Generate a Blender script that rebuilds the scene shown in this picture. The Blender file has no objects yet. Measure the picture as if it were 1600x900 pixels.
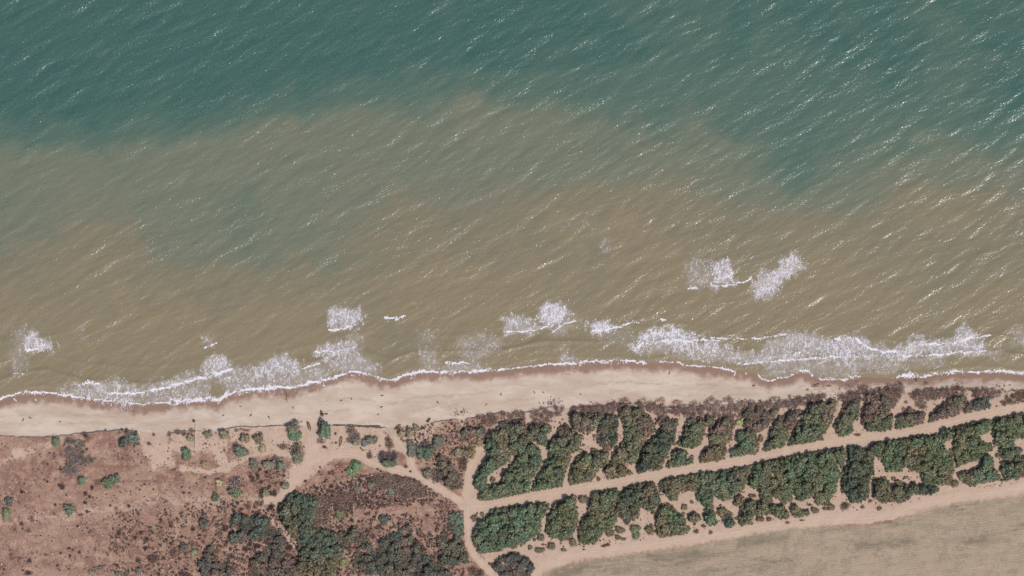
import bpy, math, random
import numpy as np
random.seed(7); RNG = np.random.default_rng(11)
S = bpy.context.scene
C = S.collection

# ------------------------------------------------------------------ camera, world, sun
PX = 0.35                                    # metres per photo pixel
def X(px): return (np.asarray(px, float) - 800.0) * PX
def Y(py): return (450.0 - np.asarray(py, float)) * PX
cam_d = bpy.data.cameras.new('camera'); cam = bpy.data.objects.new('camera', cam_d); C.objects.link(cam)
cam.location = (0, 0, 3600); cam.rotation_euler = (0, 0, 0)
cam_d.sensor_width = 36; cam_d.lens = 36 * 3598 / 560.0
cam_d.clip_start = 10; cam_d.clip_end = 20000
S.camera = cam
SUN_EL = math.radians(59); SUN_AZ = math.radians(134)          # azimuth clockwise from north (+Y)
w = bpy.data.worlds.new('World'); S.world = w; w.use_nodes = True
nt = w.node_tree
sky = nt.nodes.new('ShaderNodeTexSky'); sky.sky_type = 'NISHITA'; sky.sun_disc = False
sky.sun_elevation = SUN_EL; sky.sun_rotation = SUN_AZ; sky.altitude = 100; sky.dust_density = 1.5
bg = nt.nodes['Background']; bg.inputs['Strength'].default_value = 0.13
nt.links.new(sky.outputs[0], bg.inputs['Color'])
sd = bpy.data.lights.new('sun', 'SUN'); sd.energy = 3.85; sd.angle = math.radians(0.5); sd.color = (1.0, 0.955, 0.90)
sun = bpy.data.objects.new('sun', sd); C.objects.link(sun)
from mathutils import Vector
sdir = Vector((math.sin(SUN_AZ) * math.cos(SUN_EL), math.cos(SUN_AZ) * math.cos(SUN_EL), math.sin(SUN_EL)))
sun.rotation_euler = sdir.to_track_quat('Z', 'Y').to_euler(); sun.location = sdir * 900
S.view_settings.view_transform = 'Standard'; S.view_settings.look = 'None'
S.view_settings.exposure = 0.0; S.view_settings.gamma = 1.0; S.view_settings.use_curve_mapping = False

# ------------------------------------------------------------------ numpy helpers
_tab = np.random.default_rng(5).random((512, 512))
def vnoise(x, y, seed=0):
    x = np.asarray(x, float) + seed * 17.37; y = np.asarray(y, float) + seed * 31.71
    xi = np.floor(x).astype(int); yi = np.floor(y).astype(int)
    fx = x - xi; fy = y - yi; fx = fx*fx*(3-2*fx); fy = fy*fy*(3-2*fy)
    a = _tab[xi & 511, yi & 511]; b = _tab[(xi+1) & 511, yi & 511]
    c = _tab[xi & 511, (yi+1) & 511]; d = _tab[(xi+1) & 511, (yi+1) & 511]
    return (a*(1-fx)+b*fx)*(1-fy) + (c*(1-fx)+d*fx)*fy
def fbm(x, y, o=4, seed=0):
    s = 0; a = .5; t = 0
    for k in range(o):
        s = s + a*vnoise(x, y, seed+k); t += a; a *= .5; x = x*2.03; y = y*2.03
    return s/t
def sstep(a, b, v):
    t = np.clip((v-a)/(b-a), 0, 1); return t*t*(3-2*t)
def pinterp(pts, x):
    p = np.array(pts, float); return np.interp(x, p[:, 0], p[:, 1])
def polydist(pts, px, py):
    p = np.array(pts, float); best = np.full(np.shape(px), 1e9)
    for (ax, ay), (bx, by) in zip(p[:-1], p[1:]):
        dx, dy = bx-ax, by-ay; L = dx*dx+dy*dy + 1e-9
        t = np.clip(((px-ax)*dx+(py-ay)*dy)/L, 0, 1)
        best = np.minimum(best, np.hypot(px-ax-t*dx, py-ay-t*dy))
    return best
def inside(poly, px, py):
    p = np.array(poly, float); r = np.zeros(np.shape(px), bool); n = len(p)
    for i in range(n):
        x1, y1 = p[i]; x2, y2 = p[(i+1) % n]
        if y1 == y2: continue
        c = ((y1 > py) != (y2 > py)) & (px < (x2-x1)*(py-y1)/(y2-y1)+x1)
        r ^= c
    return r
def sdist(poly, px, py):                     # + inside, - outside, photo pixels
    d = polydist(list(poly)+[poly[0]], px, py)
    return np.where(inside(poly, px, py), d, -d)
def softpoly(poly, px, py, soft):
    p = np.array(poly, float); out = np.zeros(np.shape(px))
    m = (px > p[:, 0].min()-soft*2) & (px < p[:, 0].max()+soft*2) & (py > p[:, 1].min()-soft*2) & (py < p[:, 1].max()+soft*2)
    if m.any(): out[m] = sstep(-soft, soft, sdist(poly, px[m], py[m]))
    return out

def mesh_np(name, V, F, smooth=False):
    """V (n,3); F (m,k) uniform faces or list of such arrays"""
    me = bpy.data.meshes.new(name)
    Fs = F if isinstance(F, list) else [F]
    Fs = [np.asarray(f, np.int32) for f in Fs if len(f)]
    me.vertices.add(len(V)); me.vertices.foreach_set('co', np.asarray(V, np.float32).ravel())
    loops = np.concatenate([f.ravel() for f in Fs])
    tot = np.concatenate([np.full(len(f), f.shape[1], np.int32) for f in Fs])
    start = np.concatenate([[0], np.cumsum(tot)[:-1]]).astype(np.int32)
    me.loops.add(len(loops)); me.loops.foreach_set('vertex_index', loops)
    me.polygons.add(len(tot)); me.polygons.foreach_set('loop_start', start)
    me.polygons.foreach_set('loop_total', tot)
    me.update(calc_edges=True)
    if smooth: me.polygons.foreach_set('use_smooth', np.ones(len(tot), bool))
    return me
def attr_color(me, name, arr):               # per point rgba
    a = me.attributes.new(name, 'FLOAT_COLOR', 'POINT')
    arr = np.asarray(arr, np.float32)
    if arr.shape[1] == 3: arr = np.concatenate([arr, np.ones((len(arr), 1), np.float32)], 1)
    a.data.foreach_set('color', arr.ravel())
def attr_float(me, name, arr):
    a = me.attributes.new(name, 'FLOAT', 'POINT'); a.data.foreach_set('value', np.asarray(arr, np.float32).ravel())
def link(name, me, mat, parent=None, kind=None, label=None, cat=None, group=None, loc=None):
    o = bpy.data.objects.new(name, me); C.objects.link(o)
    if me is not None and mat is not None and not me.materials: me.materials.append(mat)
    if parent: o.parent = parent
    if kind: o['kind'] = kind
    if label: o['label'] = label
    if cat: o['category'] = cat
    if group: o['group'] = group
    if loc is not None: o.location = loc
    return o

K_SEA = .79
# ------------------------------------------------------------------ node helpers
def new_mat(name):
    m = bpy.data.materials.new(name); m.use_nodes = True
    nt = m.node_tree; b = nt.nodes['Principled BSDF']
    b.inputs['Roughness'].default_value = .9; b.inputs['Specular IOR Level'].default_value = .15
    return m, nt, b
class NT:
    def __init__(s, nt): s.nt = nt; s.L = nt.links.new
    def n(s, t, **k):
        x = s.nt.nodes.new(t)
        for a, v in k.items(): setattr(x, a, v)
        return x
    def pos(s, rot=0, scale=(1, 1, 1)):
        g = s.n('ShaderNodeNewGeometry'); m = s.n('ShaderNodeMapping'); m.vector_type = 'POINT'
        m.inputs['Rotation'].default_value = (0, 0, rot)
        s.L(g.outputs['Position'], m.inputs['Vector'])
        m2 = s.n('ShaderNodeMapping'); m2.inputs['Scale'].default_value = scale
        s.L(m.outputs[0], m2.inputs['Vector']); return m2.outputs[0]
    def noise(s, vec, scale, detail=4, rough=.55, dist=0):
        x = s.n('ShaderNodeTexNoise'); x.inputs['Scale'].default_value = scale; x.inputs['Detail'].default_value = detail
        x.inputs['Roughness'].default_value = rough; x.inputs['Distortion'].default_value = dist
        s.L(vec, x.inputs['Vector']); return x.outputs['Fac']
    def rng(s, v, a, b, c=0, d=1):
        x = s.n('ShaderNodeMapRange'); x.interpolation_type = 'SMOOTHSTEP'
        for i, q in zip((1, 2, 3, 4), (a, b, c, d)): x.inputs[i].default_value = q
        s.L(v, x.inputs[0]); return x.outputs[0]
    def math(s, op, a, b=None, c=None):
        x = s.n('ShaderNodeMath', operation=op)
        for i, v in enumerate((a, b, c)):
            if v is None: continue
            if isinstance(v, (int, float)): x.inputs[i].default_value = v
            else: s.L(v, x.inputs[i])
        return x.outputs[0]
    def mix(s, f, a, b, blend='MIX'):
        x = s.n('ShaderNodeMix', data_type='RGBA', blend_type=blend)
        for i, v in ((0, f), (6, a), (7, b)):
            if isinstance(v, (int, float)): x.inputs[i].default_value = v
            elif isinstance(v, tuple): x.inputs[i].default_value = (*v, 1) if len(v) == 3 else v
            else: s.L(v, x.inputs[i])
        return x.outputs[2]
    def attr(s, name):
        x = s.n('ShaderNodeAttribute'); x.attribute_name = name; return x
def srgb(r, g, b, k=1.0):
    k = k*.86 if k < .9 and k != K_SEA else k
    f = lambda c: ((c/255+.055)/1.055)**2.4 if c > 10 else c/255/12.92
    return (f(r)*k, f(g)*k, f(b)*k)

# ------------------------------------------------------------------ coast geometry (photo pixels)
WATERLINE = [(-400,640),(-60,628),(0,625),(25,620),(50,616),(75,615),(100,618),(125,622),(160,628),(200,633),(225,634),(260,630),(290,627),(320,624),(337,627),(350,620),(375,614),(400,610),(437,607.5),(455,609),(478,603),(504,596),(524,587),(550,581.5),(573,587),(592,591.6),(612,596),(631,589),(660,581.5),(689,583),(726,583),(761,581),(795,579),(822,575),(857,571),(883,571),(921,568),(963,565),(990,566),(1011,569),(1030,567),(1054,568),(1078,571),(1123,575),(1150,580),(1183,584),(1200,597),(1217,592),(1239,588),(1253,582),(1269,588),(1278,593),(1328,595),(1346,590),(1370,591),(1405,592),(1437,590),(1463,587),(1490,584),(1530,583),(1565,583),(1600,586),(1700,590),(2100,600)]
SCARP = [(-400,700),(-60,686),(0,681),(50,683),(75,682.5),(100,679),(155,674),(200,671),(215,674),(265,676),(287,673),(340,672),(357,670),(370,666),(400,666),(437,665),(469,666),(521,664),(560,666),(596,668),(650,664),(697,656),(746,652),(775,645),(803,643),(827,644),(857,636),(894,637),(934,636),(971,631),(1003,631),(1043,637),(1070,638),(1102,633),(1150,632),(1167,632),(1207,630),(1227,629),(1267,621),(1317,622),(1335,617),(1380,612),(1420,612),(1480,609),(1533,610),(1600,610),(1700,612),(2100,625)]
# where the little sand cliff is broken down into a ramp
RAMPS = [(238,26),(330,16),(488,13),(640,34),(722,4),(796,4),(886,6),(1300,8),(1420,10),(1560,12)]
def scarp_px(x): return pinterp(SCARP, x) + (fbm(x/7, x*0, 3, 3)-.5)*3.0
def water_px(x): return pinterp(WATERLINE, x) + (fbm(x/5, x*0, 3, 9)-.5)*2.0
def ramp_w(x):
    r = np.zeros(np.shape(x))
    for c, h in RAMPS: r = np.maximum(r, sstep(h+5, h-3, np.abs(x-c)))
    return r
def height(wx, wy):
    px = np.asarray(wx)/PX+800; py = 450-np.asarray(wy)/PX
    sc = scarp_px(px); wl = water_px(px)
    v = py-sc                                     # + landward
    t = (py-wl)/np.maximum(sc-wl, 4)
    beach = np.where(t > 0, 1.7*np.power(np.clip(t, 0, 1), .8), np.maximum(t*1.2, -4))
    beach = beach + (fbm(px/26, py/8, 3, 21)-.5)*.25*np.clip(t*2, 0, 1)
    rw = ramp_w(px)
    half = .7+rw*22
    st = sstep(-half*.15-.2, half, v)
    hcl = .60+1.35*fbm(px/16, px*0, 3, 4)**1.3; hcl = hcl+(.9-hcl)*sstep(6, 40, v)
    up = (fbm(px/60, py/60, 4, 31)-.5)*1.3 + (fbm(px/9, py/9, 3, 32)-.5)*.3
    return beach + st*hcl + up*sstep(0, 30, v)

TRACK_MAIN = [(722,789),(743,792),(767,789),(800,783),(833,776),(873,769),(913,762),(953,757),(993,749),(1033,742),(1067,735),(1100,731),(1133,725),(1187,715),(1233,705),(1300,693),(1347,687),(1413,677),(1480,661),(1533,649),(1600,637),(1700,620),(2000,570)]
TRACKS = [  # name, points, half width px, strength
 ('dirt_track', TRACK_MAIN, 6.5, 1),
 ('dirt_track', [(729,791),(714,780),(700,772),(671,755),(651,741),(614,734),(585,724),(562,713),(545,709)], 5.5, 1),
 ('dirt_track', [(651,741),(640,715),(631,701),(618,684),(608,668),(602,655)], 4.6, .8),
 ('dirt_track', [(545,709),(520,711),(500,715),(484,718),(468,735),(452,762),(438,778),(415,782)], 6.5, .85),
 ('dirt_track', [(484,718),(490,700),(488,680),(484,662),(482,650)], 8.5, .95),
 ('dirt_track', [(731,791),(731,819),(732,848),(741,868),(758,885),(772,900),(795,925)], 5.5, 1),
 ('dirt_track', [(731,788),(731,765),(733,745),(737,727),(745,705),(749,697)], 6.5, .8),
 ('dirt_track', [(836,902),(846,884),(870,875),(905,864),(967,858),(1033,848),(1100,838),(1160,830),(1220,819),(1290,812),(1350,811),(1395,804),(1447,785),(1500,776),(1600,762),(1750,745)], 6.5, .9),
]
FAINT = [([(0,812),(100,806),(200,792),(250,778),(330,784),(400,781),(437,777)], 9, .38), ([(0,722),(50,703),(100,688),(125,680)], 7, .40),
 ([(200,800),(235,778),(290,745)], 6, .25), ([(285,731),(330,738),(370,722),(400,710),(432,705),(455,714)], 3.5, .75),
 ([(500,716),(520,712),(556,713),(590,728)], 3, .7),([(535,762),(565,748),(600,735)], 8, .35),([(240,668),(243,700),(266,725)], 8, .6),
 ([(330,668),(338,700),(352,730)], 8, .7),([(700,760),(715,720),(745,697)], 4, .3),([(1000,744),(1040,752)],8,.4),
 ([(840,792),(838,760),(845,735),(852,700),(862,680),(880,640)], 5, .6),([(430,815),(447,835),(462,855)],6,.6),([(380,790),(440,795),(445,812)],5,.35)]
FIELD = [(838,905),(850,893),(868,886),(917,874),(1000,864),(1100,850),(1133,842),(1233,826),(1300,822),(1347,822),(1390,816),(1447,797),(1497,785),(1600,774),(1760,752),(2400,700),(2400,1400),(700,1400)]
BELT = [(742,700),(770,665),(800,640),(900,625),(1000,620),(1300,600),(1640,590),(2300,560),(2300,760),(1600,780),(1300,825),(1100,852),(900,880),(830,905),(770,905),(735,830),(725,790)]
SANDY = [([(205,664),(262,670),(275,715),(240,740),(220,700)], .70),([(262,668),(360,664),(360,700),(300,715),(265,705)], .55),([(355,660),(700,650),(660,700),(590,720),(500,712),(440,715),(360,705)], .62),
 ([(470,690),(510,690),(530,712),(500,735),(470,760),(430,775),(452,730)], .65),([(690,650),(800,640),(790,655),(740,668)], .2),([(20,700),(40,700),(42,716),(22,718)],.8)]
# ---- land sheets
def axis(lo, hi, step, far, grow=1.35):
    a = list(np.arange(lo, hi+1e-6, step)); s = step; 
    while a[-1] < far: s *= grow; a.append(a[-1]+s)
    s = step; b = []; c = lo
    while c > -far: s *= grow; c -= s; b.append(c)
    return np.array(b[::-1]+a)
ax = axis(-292, 292, .5, 4000)
v1 = list(np.arange(-3.6, 3.6, .3)); vm = list(np.arange(3.6, 128, .52)); s_ = .52; a_ = vm[-1]
while a_ < 4000: s_ *= 1.35; a_ += s_; vm.append(a_)
vn = []; a_ = -3.6
while a_ > -44: a_ -= .5; vn.append(a_)
vv = np.array(vn[::-1]+v1+vm)                     # metres landward of the scarp line
ncol, nrow = len(ax), len(vv)
gx = np.repeat(ax[:, None], nrow, 1)
pxc = gx/PX+800
blend = np.exp(-np.maximum(np.abs(vv)-60, 0)/200)[None, :]
gy = Y(scarp_px(pxc)) - vv[None, :]
flat = Y(660)-vv[None, :]
gy = gy*blend + flat*(1-blend)
gz = height(gx, gy)
px_, py_ = gx/PX+800, 450-gy/PX
jx = (fbm(px_/9, py_/9, 3, 51)-.5); jy = (fbm(px_/3.5, py_/3.5, 2, 52)-.5)
rut = np.zeros_like(gx); track_w = np.zeros_like(gx); track_core = np.zeros(gx.shape, bool)
near = (py_ > 600) & (py_ < 960) & (px_ > -60) & (px_ < 2100)
for nm, pts, hw, st in TRACKS:
    d = np.full(gx.shape, 1e3); d[near] = polydist(pts, px_[near], py_[near])
    rut = np.maximum(rut, st*(np.exp(-((d-2.4+jx*2)/.8)**2)+.6*np.exp(-((d-hw+1+jx*2)/.9)**2))); d = d + jx*5+jy*3.5
    track_w = np.maximum(track_w, st*sstep(hw+2.5, hw-2, d)); track_core |= d < hw
faint = np.zeros_like(gx)
for pts, hw, st in FAINT:
    d = np.full(gx.shape, 1e3); d[near] = polydist(pts, px_[near], py_[near])
    faint = np.maximum(faint, st*sstep(hw+5, hw-3, d+jx*6+jy*2))
field_w = sstep(-3, 4, sdist(FIELD, px_, py_)+jx*7+jy*3)
belt = softpoly(BELT, px_+jx*8, py_+jy*6, 8)
sandy = np.zeros_like(gx)
for p, st in SANDY: sandy = np.maximum(sandy, st*softpoly(p, px_+jx*14, py_+jy*6, 9))
vpx = py_-scarp_px(px_)
beach_w = sstep(1.5, -.6, vpx)
upsand = np.maximum.reduce([track_w, faint, sandy, belt*.62, ramp_w(px_)*sstep(26, 0, vpx)*.9])
twl = (py_-water_px(px_))
wet = .95*sstep(18, 6, twl+jx*12+jy*4+(fbm(px_/30, px_*0, 3, 77)-.5)*10)
wrack = np.exp(-((py_-(pinterp(WATERLINE, px_)*.55+pinterp(SCARP, px_)*.45+2)+jx*7)/1.6)**2)*.7*sstep(.45,.6,fbm(px_/30,py_/30,2,71))+np.exp(-((py_-(pinterp(WATERLINE, px_)*.3+pinterp(SCARP, px_)*.7)+jx*9)/1.3)**2)*.6*sstep(.45,.6,fbm(px_/24,py_/40,2,72))
V = np.stack([gx, gy, gz], -1).reshape(-1, 3)
I = np.arange(ncol*nrow).reshape(ncol, nrow)
F = np.stack([I[:-1, 1:], I[1:, 1:], I[1:, :-1], I[:-1, :-1]], -1).reshape(-1, 4)
def fc(a): return a[:-1, :-1]
reg = np.zeros((ncol-1, nrow-1), int)             # 0 scrub ground
reg[fc(field_w) > .5] = 3
reg[fc(track_core) & (fc(vpx) > -4)] = 2
reg[(fc(vpx) < .1) & ~(reg == 2)] = 1
reg = reg.ravel()
A1 = np.stack([np.maximum(beach_w, 0), wet, field_w, upsand], -1).reshape(-1, 4)
smudge = np.maximum.reduce([softpoly(P_s, px_+jx*20, py_+jy*8, 6) for P_s in ([(1335,848),(1425,838),(1430,850),(1340,860)], [(1500,842),(1560,832),(1580,845),(1510,852)], [(1010,872),(1080,858),(1150,862),(1060,885)], [(860,888),(920,884),(900,905),(850,905)], [(1150,845),(1240,832),(1230,846),(1150,856)])])
A2 = np.stack([track_w, wrack*beach_w, smudge, rut], -1).reshape(-1, 4)

m_land, nt_, b = new_mat('coastal_soil_and_sand'); N = NT(nt_)
p = N.pos(); a1 = N.attr('land_a'); a2 = N.attr('land_b')
sp = N.n('ShaderNodeSeparateColor'); N.L(a1.outputs['Color'], sp.inputs[0]); wbeach, wwet, wfield = sp.outputs; wups = a1.outputs['Alpha']
sp2 = N.n('ShaderNodeSeparateColor'); N.L(a2.outputs['Color'], sp2.inputs[0]); wtrack, wwrack, wbelt = sp2.outputs
n_big = N.noise(p, .035, 5, .6, .6); n_mid = N.noise(p, .22, 5, .65); n_fine = N.noise(p, 1.3, 4, .7); n_grain = N.noise(p, 3.0, 3, .7)
pst = N.pos(math.radians(-3), (.18, 1.1, 1)); n_str = N.noise(pst, .22, 5, .6, 1.0)
soil = N.mix(N.rng(n_big, .35, .65), srgb(143,105,90,.77), srgb(164,130,112,.79))
soil = N.mix(N.rng(n_mid, .38, .66), soil, srgb(184,150,127,.84))
soil = N.mix(N.rng(n_str, .50, .68, 0, .6), soil, srgb(132,94,82,.80))
soil = N.mix(N.rng(n_fine, .54, .66, 0, .8), soil, srgb(194,172,154,.84))
soil = N.mix(N.rng(n_grain, .47, .36, 0, .8), soil, srgb(112,82,74,.7))
usand = N.mix(n_mid, srgb(196,166,146,.82), srgb(204,178,156,.84))
usand = N.mix(N.rng(n_fine, .50, .70, 0, .5), usand, srgb(176,142,124,.8))
edge = N.math('ADD', wups, N.math('MULTIPLY', N.math('SUBTRACT', N.noise(p, .5, 5, .7), .5), 1.1))
land = N.mix(N.rng(edge, .25, .62), soil, usand)
land = N.mix(wtrack, land, N.mix(n_mid, srgb(200,172,150,.84), srgb(210,184,162,.85)))
land = N.mix(N.math('MULTIPLY', a2.outputs['Alpha'], N.rng(n_mid, .35, .6, .1, .6)), land, srgb(176,146,126,.8))
sand = N.mix(N.rng(N.noise(N.pos(0, (.35, 1, 1)), .12, 5, .6, .5), .3, .7), srgb(196,172,152,.84), srgb(213,194,176,.86))
sand = N.mix(N.rng(n_fine, .52, .75, 0, .4), sand, srgb(224,208,194,.88))
sand = N.mix(N.math('MULTIPLY', wwrack, N.rng(n_fine, .35, .6)), sand, srgb(170,148,132,.8))
sand = N.mix(N.rng(N.noise(N.pos(0, (.3, 1, 1)), .5, 5, .7, 1.0), .5, .68, 0, .45), sand, srgb(186,162,142,.84))
sand = N.mix(N.math('MULTIPLY', wwet, 1.0), sand, N.mix(n_mid, srgb(148,116,98,.76), srgb(166,132,112,.78)))
land = N.mix(wbeach, land, sand)
pf = N.pos(math.radians(-6), (.16, 1, 1)); f1 = N.noise(pf, .55, 6, .7, .3); f2 = N.noise(N.pos(math.radians(-6), (.4, 1, 1)), .035, 5, .6, .8)
fld = N.mix(N.rng(f2, .36, .56), srgb(146,131,110,.80), srgb(180,158,133,.82))
wv = N.n('ShaderNodeTexWave'); wv.inputs['Scale'].default_value = .22; wv.inputs['Distortion'].default_value = 2.0; wv.inputs['Detail'].default_value = 3; wv.bands_direction = 'Y'; N.L(N.pos(math.radians(-7), (1, 1, 1)), wv.inputs['Vector'])
fld = N.mix(N.rng(N.noise(p, .12, 5, .7), .44, .62, .0, .6), fld, srgb(144,130,110,.8))
fld = N.mix(N.rng(N.noise(p, .55, 5, .75), .50, .64, .0, .7), fld, srgb(192,172,148,.84))
fld = N.mix(N.rng(N.noise(N.pos(math.radians(-6), (.3, 1, 1)), .09, 5, .7), .56, .66, .0, .75), fld, srgb(112,104,88,.78))
fld = N.mix(N.math('MULTIPLY', wv.outputs['Fac'], .32), fld, srgb(140,126,106,.78))
fld = N.mix(N.rng(n_fine, .50, .66, 0, .5), fld, srgb(190,172,148,.82))
fld = N.mix(N.rng(f1, .46, .66, 0, .6), fld, srgb(186,166,142,.82))
fld = N.mix(N.rng(n_grain, .45, .35, 0, .6), fld, srgb(112,102,84,.75))
fld = N.mix(N.math('MULTIPLY', wbelt, N.rng(f1, .35, .6, .1, .6)), fld, srgb(104,96,80,.78))
land = N.mix(wfield, land, fld)
N.L(land, b.inputs['Base Color']); b.inputs['Roughness'].default_value = .95
rg = N.math('SUBTRACT', .95, N.math('MULTIPLY', wwet, .35)); N.L(rg, b.inputs['Roughness'])
bp = N.n('ShaderNodeBump'); bp.inputs['Strength'].default_value = .7; bp.inputs['Distance'].default_value = .16
hsum = N.math('ADD', N.math('MULTIPLY', n_fine, 1.2), n_grain)
N.L(hsum, bp.inputs['Height']); N.L(bp.outputs[0], b.inputs['Normal'])

for k, nm in ((0, 'ground'), (1, 'beach'), (2, 'dirt_track'), (3, 'crop_field')):
    f = F[reg == k]; u, inv = np.unique(f, return_inverse=True)
    me = mesh_np(nm, V[u], inv.reshape(-1, 4), smooth=True)
    attr_color(me, 'land_a', A1[u]); attr_color(me, 'land_b', A2[u])
    lab = {0: 'reddish brown dry scrubland soil behind the beach', 1: 'pale sandy beach with a wet brown swash strip', 2: 'pale sandy dirt tracks meeting at the junction', 3: 'mown pale beige field in the lower right corner'}[k]
    link(nm, me, m_land, kind='structure', label=lab)

# ------------------------------------------------------------------ sea
SED_Y = [-200,0,50,100,150,200,250,300,350,400,450,500]
SED = np.array([
 [0]*17,[0]*9+[.03,.06,.1,.12,.12,.14,.14,.16],[0]*8+[.02,.05,.08,.12,.14,.12,.12,.14,.16],
 [0,0,0,0,0,0,.03,.07,.1,.18,.2,.2,.16,.14,.14,.15,.14],
 [0,0,0,.03,.08,.2,.3,.45,.35,.3,.3,.35,.25,.15,.25,.3,.1],
 [.18,.2,.2,.42,.6,.6,.6,.65,.65,.6,.5,.45,.32,.32,.38,.38,.25],
 [.58,.58,.56,.62,.62,.58,.6,.55,.6,.55,.6,.58,.42,.40,.5,.58,.42],
 [.6,.6,.6,.6,.58,.6,.65,.75,.65,.8,.95,.8,.55,.5,.8,.95,.7],
 [.6,.62,.66,.6,.5,.6,.7,.8,.85,.95,.95,.9,.85,.85,.9,.95,.8],
 [.72,.86,.86,.65,.55,.7,.8,.85,.95,.95,.95,.95,.9,.9,.85,.8,.75],
 [.9,.9,.9,.85,.8,.9,.95,1,1,1,1,1,1,1,.95,.82,.85],
 [1]*17])
def sediment(px, py):
    wx = px+(fbm(px/70, py/70, 5, 61)-.5)*110; wy = py+(fbm(px/60, py/45, 5, 62)-.5)*75
    ix = np.clip(wx/100, 0, 15.999); x0 = ix.astype(int); fx = ix-x0; fx = fx*fx*(3-2*fx)
    yy = np.interp(wy, SED_Y, np.arange(len(SED_Y))); y0 = np.clip(yy.astype(int), 0, len(SED_Y)-2); fy = yy-y0
    g = SED
    return (g[y0, x0]*(1-fx)+g[y0, x0+1]*fx)*(1-fy)+(g[y0+1, x0]*(1-fx)+g[y0+1, x0+1]*fx)*fy
wax = axis(-290, 290, .55, 4500)
way = list(np.arange(-70, 165, .5)); s_ = .5
while way[-1] < 4500: s_ *= 1.35; way.append(way[-1]+s_)
way = np.array([-92, -84, -77, -73]+way)
def swell(x, y):
    """sum of short-crested wave trains, crests running up to the right"""
    r = np.random.default_rng(3); h = np.zeros(np.shape(x))
    damp = 1.0
    for lam, amp, ang, n in ((19, .060, 108, 3), (11, .045, 114, 4), (6.5, .026, 120, 5), (3.9, .016, 124, 6), (2.5, .011, 118, 5)):
        for k in range(n):
            a = math.radians(ang+r.normal()*9); L = lam*(1+r.normal()*.12); K = 2*math.pi/L
            ph = (x*math.cos(a)+y*math.sin(a))*K + r.random()*6.28 + (vnoise(x/L/3.5, y/L/3.5, 80+k+int(lam))-.5)*7
            env = .35+1.3*vnoise(x/(L*2.4), y/(L*2.4), 90+k+int(lam*3))
            s = np.sin(ph); h += amp/math.sqrt(n)*1.4*env*(s+.25*np.cos(2*ph))
    return h
wgx, wgy = np.meshgrid(wax, way, indexing='ij')
wpx, wpy = wgx/PX+800, 450-wgy/PX
off = water_px(wpx)-wpy                                   # + seaward, px
fade = np.exp(-np.maximum(np.hypot(np.maximum(np.abs(wgx)-290, 0), np.maximum(wgy-165, 0)), 0)/60)
shoal = sstep(-2, 30, off)
surf = lambda px, py, o: .40*np.exp(-((o % 26)-8)**2/10)*sstep(4, 14, o)*sstep(75, 40, o)*(.3+fbm(px/50, py/14, 3, 66))
def sea_h(x, y):
    px, py = np.asarray(x)/PX+800, 450-np.asarray(y)/PX
    o = water_px(px)-py+(fbm(px/60, px*0, 3, 65)-.5)*14
    return swell(x, y)*sstep(-2, 30, o)*.9 + surf(px, py, o)
wgz = sea_h(wgx, wgy)*fade
sedv = sediment(wpx, wpy)
near_shore = sstep(34, 2, off)
from_grid = sedv; acc_ = sedv*0; 
for dx_, dy_ in ((48, 6), (-48, -10), (8, 24), (-8, -24)): acc_ = acc_+sediment(wpx+dx_, wpy+dy_)/4
sedv = .35*sedv+.65*acc_
Vw = np.stack([wgx, wgy, wgz], -1).reshape(-1, 3)
I = np.arange(len(wax)*len(way)).reshape(len(wax), len(way))
Fw = np.stack([I[:-1, :-1], I[1:, :-1], I[1:, 1:], I[:-1, 1:]], -1).reshape(-1, 4)
keep = (off[:-1, :-1] > -14).ravel(); Fw = Fw[keep]
u, inv = np.unique(Fw, return_inverse=True)
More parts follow.
